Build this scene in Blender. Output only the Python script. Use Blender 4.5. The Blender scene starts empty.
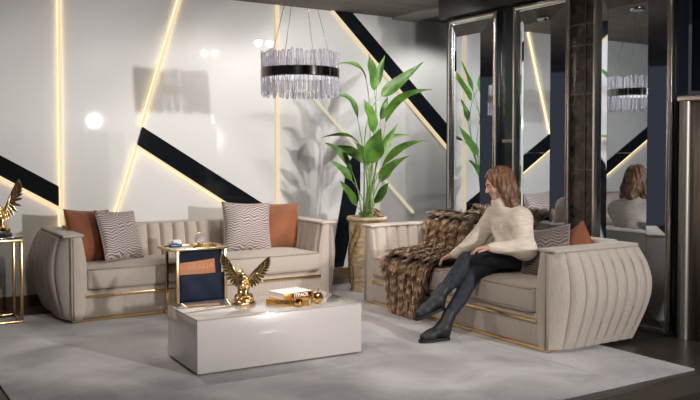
import bpy, bmesh, math, random
import numpy as np
from mathutils import Vector, Matrix, noise

SC = bpy.context.scene
COL = SC.collection
R = math.radians
PI = math.pi
random.seed(7)

# ------------------------------------------------------------------ camera
cam_d = bpy.data.cameras.new('camera')
cam_d.sensor_width = 36.0
cam_d.lens = 815 / 700 * 36
cam_d.shift_y = -0.0326
cam_d.clip_start = 0.05
cam = bpy.data.objects.new('camera', cam_d)
cam.location = (0, 0, 1.4)
cam.rotation_euler = (R(90 - 1.7), 0, R(-32))
COL.objects.link(cam)
SC.camera = cam

# ------------------------------------------------------------------ view + world
SC.view_settings.view_transform = 'Standard'
SC.view_settings.look = 'None'
SC.view_settings.gamma = 1.0
SC.view_settings.exposure = -0.16
SC.view_settings.use_curve_mapping = False
world = bpy.data.worlds.new('world')
SC.world = world
world.use_nodes = True
world.node_tree.nodes['Background'].inputs[0].default_value = (0.55, 0.60, 0.75, 1)
world.node_tree.nodes['Background'].inputs[1].default_value = 0.085


def lamp(name, kind, loc, target, energy, color=(1, 1, 1), size=0.1, spot=60, blend=0.4, parent=None, size_y=None):
    d = bpy.data.lights.new(name, kind)
    d.energy = energy
    d.color = color
    if kind == 'AREA':
        d.size = size
        if size_y:
            d.shape = 'RECTANGLE'
            d.size_y = size_y
    else:
        d.shadow_soft_size = size
    if kind == 'SPOT':
        d.spot_size = R(spot)
        d.spot_blend = blend
    o = bpy.data.objects.new(name, d)
    COL.objects.link(o)
    o.location = loc
    v = Vector(target) - Vector(loc)
    o.rotation_euler = v.to_track_quat('-Z', 'Y').to_euler()
    if parent:
        o.parent = parent
        o.matrix_parent_inverse = Matrix.Translation(parent.location).inverted()
    return o


WARM = (1.0, 0.92, 0.83)
NEUT = (1.0, 0.975, 0.955)

# ------------------------------------------------------------------ materials
MATS = {}


def nodes_of(m):
    return m.node_tree.nodes, m.node_tree.links


def mat(name, col, rough=0.5, metal=0.0, coat=0.0, coat_rough=0.03, spec=0.5, emit=None, estr=0.0, trans=0.0, ior=1.5, sheen=0.0):
    if name in MATS:
        return MATS[name]
    m = bpy.data.materials.new(name)
    m.use_nodes = True
    b = m.node_tree.nodes['Principled BSDF']
    b.inputs['Base Color'].default_value = (*col, 1)
    b.inputs['Roughness'].default_value = rough
    b.inputs['Metallic'].default_value = metal
    b.inputs['Coat Weight'].default_value = coat
    b.inputs['Coat Roughness'].default_value = coat_rough
    b.inputs['Specular IOR Level'].default_value = spec
    b.inputs['Transmission Weight'].default_value = trans
    b.inputs['IOR'].default_value = ior
    b.inputs['Sheen Weight'].default_value = sheen
    if emit:
        b.inputs['Emission Color'].default_value = (*emit, 1)
        b.inputs['Emission Strength'].default_value = estr
    MATS[name] = m
    return m


def noise_col(m, c1, c2, scale=(5, 5, 5), nscale=1.0, detail=3, lo=0.35, hi=0.65, bump=0.0, bump_scale=None, dist=0.01, coord='Object', rough=0.5):
    N, L = nodes_of(m)
    b = N['Principled BSDF']
    tc = N.new('ShaderNodeTexCoord')
    mp = N.new('ShaderNodeMapping')
    mp.inputs['Scale'].default_value = scale
    L.new(tc.outputs[coord], mp.inputs[0])
    nz = N.new('ShaderNodeTexNoise')
    nz.inputs['Scale'].default_value = nscale
    nz.inputs['Detail'].default_value = detail
    nz.inputs['Roughness'].default_value = rough
    L.new(mp.outputs[0], nz.inputs['Vector'])
    rp = N.new('ShaderNodeValToRGB')
    rp.color_ramp.elements[0].position = lo
    rp.color_ramp.elements[1].position = hi
    rp.color_ramp.elements[0].color = (*c1, 1)
    rp.color_ramp.elements[1].color = (*c2, 1)
    L.new(nz.outputs[0], rp.inputs[0])
    L.new(rp.outputs[0], b.inputs['Base Color'])
    if bump:
        bp = N.new('ShaderNodeBump')
        bp.inputs['Strength'].default_value = bump
        bp.inputs['Distance'].default_value = dist
        if bump_scale:
            n2 = N.new('ShaderNodeTexNoise')
            n2.inputs['Scale'].default_value = bump_scale
            n2.inputs['Detail'].default_value = 2
            L.new(tc.outputs[coord], n2.inputs['Vector'])
            L.new(n2.outputs[0], bp.inputs['Height'])
        else:
            L.new(nz.outputs[0], bp.inputs['Height'])
        L.new(bp.outputs[0], b.inputs['Normal'])
    return m


M_FABRIC = noise_col(mat('beige_linen', (0.4, 0.35, 0.3), 0.75, sheen=0.25), (0.385, 0.328, 0.282), (0.485, 0.42, 0.37),
                     scale=(300, 300, 10), detail=3, bump=0.25, dist=0.002)
M_FABRIC_TOP = noise_col(mat('beige_linen_seat', (0.4, 0.35, 0.3), 0.75, sheen=0.25), (0.385, 0.328, 0.282), (0.485, 0.42, 0.37),
                         scale=(300, 10, 300), detail=3, bump=0.25, dist=0.002)
M_PIPE = mat('beige_piping', (0.34, 0.28, 0.23), 0.6)
M_GOLD = mat('brushed_gold', (0.83, 0.60, 0.30), 0.22, 1.0)
M_GOLD_D = mat('antique_gold', (0.50, 0.35, 0.17), 0.25, 1.0)
M_EAGLE = mat('polished_gold', (0.80, 0.56, 0.27), 0.24, 1.0)
M_BALLGOLD = mat('mirror_gold', (0.85, 0.50, 0.16), 0.06, 1.0)
M_WALL = mat('white_glass_panel', (0.63, 0.625, 0.615), 0.35, coat=1.0, coat_rough=0.02)
M_BLACK = mat('black_gloss', (0.006, 0.008, 0.011), 0.06)
M_LED = mat('warm_led', (0.08, 0.07, 0.05), 0.5, emit=(1.0, 0.79, 0.46), estr=0.95)
M_LED_DIM = mat('dim_led', (0.10, 0.09, 0.07), 0.5, emit=(1.0, 0.78, 0.48), estr=0.85)
M_LED_FAINT = mat('faint_led', (0.15, 0.14, 0.12), 0.5, emit=(1.0, 0.86, 0.64), estr=0.66)
M_MIRROR = mat('mirror_glass', (0.68, 0.74, 0.79), 0.012, 1.0)
M_BEVEL = mat('bevelled_mirror', (0.70, 0.74, 0.80), 0.03, 1.0)
M_CHAMP = mat('champagne_metal', (0.76, 0.70, 0.65), 0.22, 1.0)
M_DARKW = mat('dark_navy_gloss', (0.010, 0.016, 0.024), 0.18)
M_CHROME = mat('chrome', (0.75, 0.76, 0.78), 0.08, 1.0)
M_BLACKCHROME = mat('black_chrome', (0.20, 0.18, 0.16), 0.10, 1.0)
M_STEEL = noise_col(mat('brushed_steel', (0.4, 0.37, 0.33), 0.32, 1.0), (0.20, 0.17, 0.14), (0.30, 0.265, 0.225), scale=(60, 60, 1.5), detail=2)
M_CRYSTAL = mat('crystal_glass', (0.93, 0.92, 1.0), 0.05, trans=0.80, ior=1.55)
M_TABLE = mat('cream_lacquer', (0.60, 0.555, 0.53), 0.25, coat=1.0, coat_rough=0.03)
M_PLINTH = mat('bronze_plinth', (0.32, 0.25, 0.19), 0.3, 1.0)
M_NAVY = noise_col(mat('navy_leather', (0.01, 0.02, 0.06), 0.6, spec=0.25), (0.005, 0.010, 0.028), (0.009, 0.017, 0.043), scale=(8, 8, 8), bump=0.15, bump_scale=60, dist=0.003)
M_ORANGE = noise_col(mat('rust_velvet', (0.2, 0.06, 0.02), 0.7, sheen=0.3), (0.155, 0.042, 0.011), (0.26, 0.078, 0.022), scale=(5, 5, 5), detail=4)
M_MAG = mat('orange_cover', (0.50, 0.185, 0.065), 0.5)
M_PAPER = mat('white_paper', (0.82, 0.83, 0.85), 0.5)
M_PALE = mat('pale_print', (0.62, 0.30, 0.18), 0.5)
M_BOOKGOLD = mat('gold_cover', (0.62, 0.33, 0.07), 0.25, 0.6)
M_BLACKINK = mat('black_ink', (0.03, 0.02, 0.015), 0.4)
M_WHITEINK = mat('white_ink', (0.85, 0.85, 0.85), 0.4)
M_LEAF = noise_col(mat('leaf_green', (0.08, 0.25, 0.03), 0.48), (0.026, 0.090, 0.008), (0.082, 0.19, 0.016), scale=(9, 9, 9), detail=2)
M_STEM = mat('stem_green', (0.20, 0.33, 0.10), 0.5)
M_CANE = noise_col(mat('woven_cane', (0.5, 0.4, 0.25), 0.6), (0.40, 0.29, 0.15), (0.66, 0.54, 0.36), scale=(14, 14, 40), detail=3, bump=0.5, dist=0.01)
M_CANE_D = noise_col(mat('dark_vine', (0.2, 0.12, 0.05), 0.6), (0.14, 0.08, 0.035), (0.36, 0.23, 0.11), scale=(20, 20, 20), detail=3)
M_SOIL = noise_col(mat('soil', (0.05, 0.035, 0.025), 0.9), (0.03, 0.02, 0.012), (0.10, 0.07, 0.04), scale=(40, 40, 40))
M_SKIN = noise_col(mat('skin', (0.6, 0.36, 0.26), 0.5), (0.58, 0.335, 0.245), (0.66, 0.40, 0.30), scale=(12, 12, 12))
M_LIPS = mat('lips', (0.48, 0.17, 0.15), 0.4)
M_BROW = mat('brow', (0.10, 0.05, 0.03), 0.7)
M_EYE = mat('eye_white', (0.75, 0.72, 0.70), 0.3)
M_HAIR = noise_col(mat('brown_hair', (0.15, 0.07, 0.035), 0.42), (0.060, 0.026, 0.013), (0.26, 0.125, 0.060), scale=(60, 60, 5), detail=4, bump=0.6, dist=0.006)
M_SWEATER = noise_col(mat('cream_knit', (0.72, 0.63, 0.53), 0.9, sheen=0.3), (0.66, 0.565, 0.47), (0.78, 0.69, 0.59), scale=(14, 14, 60), detail=3, bump=0.4, bump_scale=140, dist=0.006)
M_JEANS = noise_col(mat('navy_denim', (0.02, 0.028, 0.05), 0.75), (0.010, 0.013, 0.022), (0.021, 0.026, 0.041), scale=(30, 30, 30), detail=3)
M_BOOT = mat('black_boot_leather', (0.010, 0.011, 0.014), 0.55)
M_SOLE = mat('black_rubber', (0.012, 0.012, 0.013), 0.7)


def zebra_mat(name, dark, light, sx=1.0):
    m = mat(name, light, 0.55, sheen=0.3)
    N, L = nodes_of(m)
    b = N['Principled BSDF']
    tc = N.new('ShaderNodeTexCoord')
    nz = N.new('ShaderNodeTexNoise')
    nz.inputs['Scale'].default_value = 7.0
    nz.inputs['Detail'].default_value = 1.0
    L.new(tc.outputs['Object'], nz.inputs['Vector'])
    sp = N.new('ShaderNodeSeparateXYZ')
    L.new(tc.outputs['Object'], sp.inputs[0])

    def mth(op, a, bb=None):
        n = N.new('ShaderNodeMath')
        n.operation = op
        for i, v in enumerate((a, bb)):
            if v is None:
                continue
            if isinstance(v, (int, float)):
                n.inputs[i].default_value = v
            else:
                L.new(v, n.inputs[i])
        return n.outputs[0]
    # chevron: z + 0.5*|pingpong(x)| + wobble
    px = mth('PINGPONG', mth('ADD', sp.outputs[0], 2.0), 0.05)
    z = mth('ADD', mth('ADD', sp.outputs[2], mth('MULTIPLY', px, 0.40 * sx)), mth('MULTIPLY', nz.outputs[0], 0.09))
    s = mth('SINE', mth('MULTIPLY', z, 2 * PI / 0.023))
    rp = N.new('ShaderNodeValToRGB')
    rp.color_ramp.elements[0].position = 0.38
    rp.color_ramp.elements[1].position = 0.58
    rp.color_ramp.elements[0].color = (*dark, 1)
    rp.color_ramp.elements[1].color = (*light, 1)
    L.new(mth('ADD', mth('MULTIPLY', s, 0.5), 0.5), rp.inputs[0])
    L.new(rp.outputs[0], b.inputs['Base Color'])
    return m


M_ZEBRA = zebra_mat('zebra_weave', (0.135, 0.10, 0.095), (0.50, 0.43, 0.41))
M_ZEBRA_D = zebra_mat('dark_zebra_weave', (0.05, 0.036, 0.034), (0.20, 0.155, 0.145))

# rug: pile patches + fine tufts
M_RUG = mat('grey_pile', (0.4, 0.4, 0.42), 0.95, sheen=0.4)
N, L = nodes_of(M_RUG)
tc = N.new('ShaderNodeTexCoord')
n1 = N.new('ShaderNodeTexNoise'); n1.inputs['Scale'].default_value = 1.7; n1.inputs['Detail'].default_value = 5; n1.inputs['Distortion'].default_value = 0.6
n2 = N.new('ShaderNodeTexNoise'); n2.inputs['Scale'].default_value = 130; n2.inputs['Detail'].default_value = 2
L.new(tc.outputs['Object'], n1.inputs['Vector']); L.new(tc.outputs['Object'], n2.inputs['Vector'])
mx = N.new('ShaderNodeMix'); mx.data_type = 'FLOAT'; mx.inputs[0].default_value = 0.28
L.new(n1.outputs[0], mx.inputs[2]); L.new(n2.outputs[0], mx.inputs[3])
rp = N.new('ShaderNodeValToRGB')
rp.color_ramp.elements[0].position = 0.40; rp.color_ramp.elements[1].position = 0.60
rp.color_ramp.elements[0].color = (0.21, 0.198, 0.212, 1); rp.color_ramp.elements[1].color = (0.45, 0.43, 0.45, 1)
L.new(mx.outputs[0], rp.inputs[0]); L.new(rp.outputs[0], N['Principled BSDF'].inputs['Base Color'])
bp = N.new('ShaderNodeBump'); bp.inputs['Strength'].default_value = 0.6; bp.inputs['Distance'].default_value = 0.01
L.new(n2.outputs[0], bp.inputs['Height']); L.new(bp.outputs[0], N['Principled BSDF'].inputs['Normal'])

# dark plank floor
M_FLOOR = mat('dark_planks', (0.05, 0.045, 0.04), 0.35)
N, L = nodes_of(M_FLOOR)
tc = N.new('ShaderNodeTexCoord')
bk = N.new('ShaderNodeTexBrick')
bk.inputs['Scale'].default_value = 1.0
bk.inputs['Brick Width'].default_value = 1.4; bk.inputs['Row Height'].default_value = 0.14; bk.inputs['Mortar Size'].default_value = 0.003
bk.inputs['Color1'].default_value = (0.060, 0.052, 0.045, 1); bk.inputs['Color2'].default_value = (0.036, 0.032, 0.029, 1); bk.inputs['Mortar'].default_value = (0.01, 0.01, 0.01, 1)
L.new(tc.outputs['Object'], bk.inputs['Vector']); L.new(bk.outputs[0], N['Principled BSDF'].inputs['Base Color'])
M_FLOOR_L = mat('taupe_planks', (0.3, 0.25, 0.21), 0.35)

# dark marble with brass inlay lines
M_MARBLE = mat('dark_marble', (0.03, 0.03, 0.03), 0.25)
N, L = nodes_of(M_MARBLE)
tc = N.new('ShaderNodeTexCoord')
n1 = N.new('ShaderNodeTexNoise'); n1.inputs['Scale'].default_value = 5; n1.inputs['Detail'].default_value = 8; n1.inputs['Distortion'].default_value = 1.5
L.new(tc.outputs['Object'], n1.inputs['Vector'])
rp = N.new('ShaderNodeValToRGB')
rp.color_ramp.elements[0].position = 0.42; rp.color_ramp.elements[1].position = 0.72
rp.color_ramp.elements[0].color = (0.014, 0.013, 0.013, 1); rp.color_ramp.elements[1].color = (0.085, 0.078, 0.07, 1)
L.new(n1.outputs[0], rp.inputs[0]); L.new(rp.outputs[0], N['Principled BSDF'].inputs['Base Color'])

M_CEIL = noise_col(mat('taupe_ceiling', (0.2, 0.17, 0.15), 0.7), (0.17, 0.145, 0.125), (0.25, 0.215, 0.19), scale=(0.8, 5, 1), detail=4)
M_CEIL_L = mat('ceiling_trim', (0.40, 0.38, 0.37), 0.6)
M_CEIL_D = mat('dark_soffit', (0.035, 0.033, 0.034), 0.5)
M_SKIRT = mat('bronze_skirting', (0.16, 0.105, 0.06), 0.35, 0.4)
M_FRONT = mat('pale_grey_paint', (0.55, 0.54, 0.53), 0.8)
M_BULB = mat('lit_bulb', (1, 1, 1), 0.4, emit=(1, 0.97, 0.92), estr=26)
M_SPOTFACE = mat('lit_spot_lens', (1, 1, 1), 0.4, emit=(1, 0.93, 0.82), estr=6)


# ------------------------------------------------------------------ mesh helpers
class MB:
    def __init__(s):
        s.v = []; s.f = []; s.mi = []; s.m = 0

    def add(s, verts, faces, xf=None):
        o = len(s.v)
        for p in verts:
            p = Vector(p)
            s.v.append(tuple(xf @ p if xf else p))
        for f in faces:
            s.f.append(tuple(i + o for i in f)); s.mi.append(s.m)
        return s

    def box(s, x0, x1, y0, y1, z0, z1, xf=None):
        v = [(x, y, z) for z in (z0, z1) for y in (y0, y1) for x in (x0, x1)]
        return s.add(v, [(0, 2, 3, 1), (4, 5, 7, 6), (0, 1, 5, 4), (2, 6, 7, 3), (0, 4, 6, 2), (1, 3, 7, 5)], xf)

    def rbox(s, x0, x1, y0, y1, z0, z1, r=0.01, seg=3, xf=None):
        bm = bmesh.new()
        bmesh.ops.create_cube(bm, size=1)
        for v in bm.verts:
            v.co = Vector(((x0 + x1) / 2 + v.co.x * (x1 - x0), (y0 + y1) / 2 + v.co.y * (y1 - y0), (z0 + z1) / 2 + v.co.z * (z1 - z0)))
        bmesh.ops.bevel(bm, geom=list(bm.edges), offset=r, segments=seg, profile=0.5, affect='EDGES')
        bm.verts.index_update()
        s.add([v.co[:] for v in bm.verts], [[v.index for v in f.verts] for f in bm.faces], xf)
        bm.free()
        return s

    def prism(s, poly, y0, y1, xf=None):
        """poly of (x,z) extruded along y"""
        n = len(poly)
        v = [(x, y0, z) for x, z in poly] + [(x, y1, z) for x, z in poly]
        f = [tuple(range(n)), tuple(range(2 * n - 1, n - 1, -1))]
        f += [(i, i + n, (i + 1) % n + n, (i + 1) % n) for i in range(n)]
        return s.add(v, f, xf)

    def tube(s, pts, r, n=8, xf=None, closed=False):
        pts = [Vector(p) for p in pts]
        k = len(pts)
        rs = r if isinstance(r, (list, tuple)) else [r] * k
        v = []; f = []
        for i, p in enumerate(pts):
            if closed:
                t = pts[(i + 1) % k] - pts[i - 1]
            else:
                t = pts[min(i + 1, k - 1)] - pts[max(i - 1, 0)]
            t.normalize()
            a = Vector((0, 0, 1)) if abs(t.z) < 0.9 else Vector((1, 0, 0))
            u = t.cross(a).normalized(); w = t.cross(u)
            for j in range(n):
                an = 2 * PI * j / n
                v.append(p + (u * math.cos(an) + w * math.sin(an)) * rs[i])
        for i in range(k if closed else k - 1):
            for j in range(n):
                a = i * n + j; b = i * n + (j + 1) % n
                i2 = (i + 1) % k
                f.append((a, b, i2 * n + (j + 1) % n, i2 * n + j))
        if not closed:
            f.append(tuple(range(n - 1, -1, -1)))
            f.append(tuple(range((k - 1) * n, k * n)))
        return s.add(v, f, xf)

    def lathe(s, prof, n=32, xf=None, caps=True):
        v = []; f = []
        for r, z in prof:
            for j in range(n):
                a = 2 * PI * j / n
                v.append((r * math.cos(a), r * math.sin(a), z))
        for i in range(len(prof) - 1):
            for j in range(n):
                f.append((i * n + j, i * n + (j + 1) % n, (i + 1) * n + (j + 1) % n, (i + 1) * n + j))
        if caps:
            f.append(tuple(range(n - 1, -1, -1)))
            f.append(tuple(range((len(prof) - 1) * n, len(prof) * n)))
        return s.add(v, f, xf)

    def sphere(s, c, r, nu=20, nv=12, xf=None):
        rx, ry, rz = r if isinstance(r, (tuple, list)) else (r, r, r)
        v = [(c[0], c[1], c[2] - rz)]; f = []
        for i in range(1, nv):
            t = PI * i / nv
            for j in range(nu):
                a = 2 * PI * j / nu
                v.append((c[0] + rx * math.sin(t) * math.cos(a), c[1] + ry * math.sin(t) * math.sin(a), c[2] - rz * math.cos(t)))
        v.append((c[0], c[1], c[2] + rz))
        for j in range(nu):
            f.append((0, 1 + (j + 1) % nu, 1 + j))
            for i in range(nv - 2):
                a = 1 + i * nu
                f.append((a + j, a + (j + 1) % nu, a + nu + (j + 1) % nu, a + nu + j))
            f.append((len(v) - 1, 1 + (nv - 2) * nu + j, 1 + (nv - 2) * nu + (j + 1) % nu))
        return s.add(v, f, xf)

    def mesh(s, name, mats, smooth=False, auto=None):
        me = bpy.data.meshes.new(name)
        me.from_pydata(s.v, [], s.f)
        for m in (mats if isinstance(mats, (list, tuple)) else [mats]):
            me.materials.append(m)
        me.polygons.foreach_set('material_index', s.mi)
        bm = bmesh.new(); bm.from_mesh(me)
        bmesh.ops.recalc_face_normals(bm, faces=list(bm.faces))
        bm.to_mesh(me); bm.free()
        me.polygons.foreach_set('use_smooth', [smooth] * len(me.polygons))
        if auto:
            me.polygons.foreach_set('use_smooth', [True] * len(me.polygons))
            me.set_sharp_from_angle(angle=R(auto))
        me.update()
        return me

    def obj(s, name, mats, parent=None, smooth=False, auto=None, loc=None, rot=None):
        return link(name, s.mesh(name, mats, smooth, auto), parent, loc, rot)


def link(name, me, parent=None, loc=None, rot=None):
    o = bpy.data.objects.new(name, me)
    COL.objects.link(o)
    if parent:
        o.parent = parent
    if loc:
        o.location = loc
    if rot:
        o.rotation_euler = rot
    return o


def tag(o, label=None, cat=None, group=None, kind=None):
    if label: o['label'] = label
    if cat: o['category'] = cat
    if group: o['group'] = group
    if kind: o['kind'] = kind
    return o


def thing(name, label, cat, loc=(0, 0, 0), rotz=0, group=None):
    o = bpy.data.objects.new(name, None)
    COL.objects.link(o)
    o.empty_display_size = 0.1
    o.location = loc
    o.rotation_euler = (0, 0, rotz)
    return tag(o, label, cat, group)


def struct(o):
    o['kind'] = 'structure'
    return o


# ---- implicit surfaces (for people, boots, statues): smooth unions meshed with surface nets
class SDF:
    def __init__(s, lo, hi, h):
        s.lo = np.array(lo, float); s.h = h
        s.n = np.ceil((np.array(hi) - s.lo) / h).astype(int) + 1
        s.F = np.full(s.n, 9.0, np.float32)

    def _win(s, lo, hi, pad):
        a = np.maximum(np.floor((np.array(lo) - pad - s.lo) / s.h).astype(int), 0)
        b = np.minimum(np.ceil((np.array(hi) + pad - s.lo) / s.h).astype(int) + 1, s.n)
        if np.any(b <= a):
            return None, None
        ax = [s.lo[i] + np.arange(a[i], b[i]) * s.h for i in range(3)]
        X, Y, Z = np.meshgrid(*ax, indexing='ij', sparse=True)
        return (slice(a[0], b[0]), slice(a[1], b[1]), slice(a[2], b[2])), (X, Y, Z)

    def _mix(s, w, d, k, sub=False):
        A = s.F[w]
        if sub:
            d = -d
            if k > 0:
                t = np.clip(0.5 - 0.5 * (d - A) / k * -1 + 0, 0, 1)
                hh = np.maximum(k - np.abs(A - d), 0) / k
                s.F[w] = np.maximum(A, d) + hh * hh * k * 0.25
            else:
                s.F[w] = np.maximum(A, d)
        else:
            if k > 0:
                hh = np.maximum(k - np.abs(A - d), 0) / k
                s.F[w] = np.minimum(A, d) - hh * hh * k * 0.25
            else:
                s.F[w] = np.minimum(A, d)

    def cap(s, a, b, ra, rb=None, k=0.02, sub=False):
        rb = ra if rb is None else rb
        a = np.array(a, float); b = np.array(b, float)
        rm = max(ra, rb)
        w, g = s._win(np.minimum(a, b), np.maximum(a, b), rm + k + 3 * s.h)
        if w is None: return s
        ba = b - a
        px, py, pz = g[0] - a[0], g[1] - a[1], g[2] - a[2]
        t = np.clip((px * ba[0] + py * ba[1] + pz * ba[2]) / max(ba @ ba, 1e-9), 0, 1)
        d = np.sqrt((px - ba[0] * t) ** 2 + (py - ba[1] * t) ** 2 + (pz - ba[2] * t) ** 2) - (ra + (rb - ra) * t)
        s._mix(w, d.astype(np.float32), k, sub)
        return s

    def chain(s, pts, rs, k=0.02):
        for i in range(len(pts) - 1):
            s.cap(pts[i], pts[i + 1], rs[i], rs[i + 1], k)
        return s

    def ell(s, c, r, rot=None, k=0.02, sub=False):
        c = np.array(c, float); r = np.array(r, float)
        rm = max(r)
        w, g = s._win(c, c, rm + k + 3 * s.h)
        if w is None: return s
        p = [g[0] - c[0], g[1] - c[1], g[2] - c[2]]
        if rot is not None:
            Mx = np.array(rot.to_3x3().transposed())
            p = [Mx[i, 0] * p[0] + Mx[i, 1] * p[1] + Mx[i, 2] * p[2] for i in range(3)]
        k0 = np.sqrt((p[0] / r[0]) ** 2 + (p[1] / r[1]) ** 2 + (p[2] / r[2]) ** 2)
        k1 = np.sqrt((p[0] / r[0] ** 2) ** 2 + (p[1] / r[1] ** 2) ** 2 + (p[2] / r[2] ** 2) ** 2)
        d = np.where(k1 > 1e-6, k0 * (k0 - 1) / np.maximum(k1, 1e-6), -min(r))
        s._mix(w, d.astype(np.float32), k, sub)
        return s

    def clip_plane(s, p, nrm):
        """remove everything on the side nrm points to"""
        ax = [s.lo[i] + np.arange(s.n[i]) * s.h for i in range(3)]
        X, Y, Z = np.meshgrid(*ax, indexing='ij', sparse=True)
        d = (X - p[0]) * nrm[0] + (Y - p[1]) * nrm[1] + (Z - p[2]) * nrm[2]
        s.F = np.maximum(s.F, d.astype(np.float32))
        return s

    def nets(s, xf=None):
        F = s.F
        ins = F < 0
        c = ins[:-1, :-1, :-1].astype(np.int8)
        tot = np.zeros_like(c)
        for i in (0, 1):
            for j in (0, 1):
                for k in (0, 1):
                    tot += ins[i:F.shape[0] - 1 + i, j:F.shape[1] - 1 + j, k:F.shape[2] - 1 + k]
        mixed = (tot > 0) & (tot < 8)
        idx = np.argwhere(mixed)
        vid = np.full(mixed.shape, -1, np.int32)
        vid[mixed] = np.arange(len(idx))
        acc = np.zeros((len(idx), 3)); cnt = np.zeros(len(idx))
        corners = [(i, j, k) for i in (0, 1) for j in (0, 1) for k in (0, 1)]
        for a in corners:
            for ax in range(3):
                if a[ax] == 1: continue
                b = list(a); b[ax] = 1
                fa = F[idx[:, 0] + a[0], idx[:, 1] + a[1], idx[:, 2] + a[2]]
                fb = F[idx[:, 0] + b[0], idx[:, 1] + b[1], idx[:, 2] + b[2]]
                cr = (fa < 0) != (fb < 0)
                t = np.where(cr, fa / np.where(cr, fa - fb, 1), 0)
                p = np.tile(np.array(a, float), (len(idx), 1)); p[:, ax] += t
                acc += p * cr[:, None]; cnt += cr
        V = s.lo + (idx + acc / cnt[:, None]) * s.h
        faces = []
        for ax in range(3):
            sl0 = [slice(1, -1)] * 3; sl1 = [slice(1, -1)] * 3
            sl0[ax] = slice(0, -1); sl1[ax] = slice(1, None)
            A = ins[tuple(sl0)]; B = ins[tuple(sl1)]
            e = np.argwhere(A != B)
            if not len(e): continue
            off = np.array([1, 1, 1]); off[ax] = 0
            e0 = e + off
            u, w = (ax + 1) % 3, (ax + 2) % 3
            q = []
            for du, dw in ((-1, -1), (0, -1), (0, 0), (-1, 0)):
                p = e0.copy(); p[:, u] += du; p[:, w] += dw
                q.append(vid[p[:, 0], p[:, 1], p[:, 2]])
            q = np.stack(q, 1)
            flip = ~A[e[:, 0], e[:, 1], e[:, 2]]
            q[flip] = q[flip][:, ::-1]
            faces.append(q)
        Q = np.concatenate(faces)
        Q = Q[(Q >= 0).all(1)]
        return V, Q

    def mesh(s, name, mats, xf=None, paint=None, smooth=1):
        V, Q = s.nets()
        me = bpy.data.meshes.new(name)
        me.vertices.add(len(V)); me.vertices.foreach_set('co', V.astype(np.float32).ravel())
        me.loops.add(len(Q) * 4); me.loops.foreach_set('vertex_index', Q.astype(np.int32).ravel())
        me.polygons.add(len(Q)); me.polygons.foreach_set('loop_start', np.arange(0, len(Q) * 4, 4, dtype=np.int32))
        me.update(calc_edges=True)
        for m in (mats if isinstance(mats, (list, tuple)) else [mats]):
            me.materials.append(m)
        if paint is not None:
            me.polygons.foreach_set('material_index', paint(V[Q].mean(1)).astype(np.int32))
        me.polygons.foreach_set('use_smooth', [True] * len(Q))
        if smooth:
            bm = bmesh.new(); bm.from_mesh(me)
            for _ in range(smooth):
                bmesh.ops.smooth_vert(bm, verts=list(bm.verts), factor=0.5, use_axis_x=True, use_axis_y=True, use_axis_z=True)
            bm.to_mesh(me); bm.free()
        if xf is not None:
            me.transform(xf)
        me.update()
        return me


def text_obj(name, txt, size, material, parent, loc, rot, ext=0.0006, sx=1.0, bold=0.0):
    cu = bpy.data.curves.new(name, 'FONT')
    cu.body = txt; cu.size = size; cu.extrude = ext; cu.offset = bold
    cu.align_x = 'CENTER'; cu.align_y = 'CENTER'
    t = bpy.data.objects.new(name + '_tmp', cu)
    COL.objects.link(t)
    dg = bpy.context.evaluated_depsgraph_get()
    me = bpy.data.meshes.new_from_object(t.evaluated_get(dg))
    bpy.data.objects.remove(t)
    me.materials.clear(); me.materials.append(material)
    o = link(name, me, parent, loc, rot)
    o.scale = (sx, 1, 1)
    return o


# ================================================================== SETTING
WALL_Y = 7.95
b = MB(); b.box(-4, 9, 3.20, 8.1, -0.14, -0.012); struct(b.obj('floor', M_FLOOR))
b = MB(); b.box(-6, 9, -7, 3.16, -0.16, -0.11); struct(b.obj('floor_front', M_FLOOR))
b = MB(); b.box(-4, 9, 3.16, 3.20, -0.14, -0.004); struct(b.obj('trim_1', mat('dark_step_edge', (0.05, 0.04, 0.03), 0.4)))
b = MB(); b.box(-4, 9, WALL_Y, WALL_Y + 0.12, -0.14, 3.06); struct(b.obj('wall_back', M_WALL))
b = MB(); b.box(-4, 6.9, WALL_Y - 0.022, WALL_Y, -0.012, 0.085); struct(b.obj('baseboard_back', M_SKIRT))
# ceiling with a lighter cross strip and a dark soffit above the mirrors
b = MB(); b.box(-4, 9, -7, 8.1, 3.003, 3.08); struct(b.obj('ceiling', M_CEIL))
b = MB(); b.box(5.55, 5.85, 3.0, WALL_Y, 2.975, 3.003); struct(b.obj('trim_2', M_CEIL_L))
b = MB(); b.box(5.33, 5.56, 3.97, 6.78, 2.80, 3.003); struct(b.obj('trim_3', M_CEIL_D))
# right wall behind the mirrors: navy panels with a marble bay
b = MB(); b.box(5.44, 5.56, 3.97, 6.78, -0.14, 2.80); struct(b.obj('wall_right', M_DARKW))
b = MB(); b.box(5.42, 5.44, 4.74, 5.06, -0.012, 2.80); struct(b.obj('wall_right_marble', M_MARBLE))
b = MB()
for z in (0.6, 1.25, 1.9, 2.32, 2.5):
    b.box(5.412, 5.42, 4.74, 5.06, z, z + 0.012)
b.box(5.412, 5.42, 4.86, 4.868, 0, 2.8)
struct(b.obj('trim_4', mat('dark_brass', (0.16, 0.12, 0.07), 0.35, 0.8)))
b = MB(); b.box(5.425, 5.44, 5.70, 5.96, 1.50, 1.53); b.box(5.425, 5.44, 5.70, 5.96, 0.5, 0.52); struct(b.obj('trim_5', M_BLACKCHROME))
# showroom front wall behind the camera, seen only in reflections
b = MB(); b.box(-6, 9, -7.1, -7, -0.2, 3.08); struct(b.obj('wall_front', M_FRONT))


def band(name, pts, material, y0=WALL_Y - 0.016, y1=WALL_Y):
    return struct(MB().prism(pts, y0, y1).obj(name, material))


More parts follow.
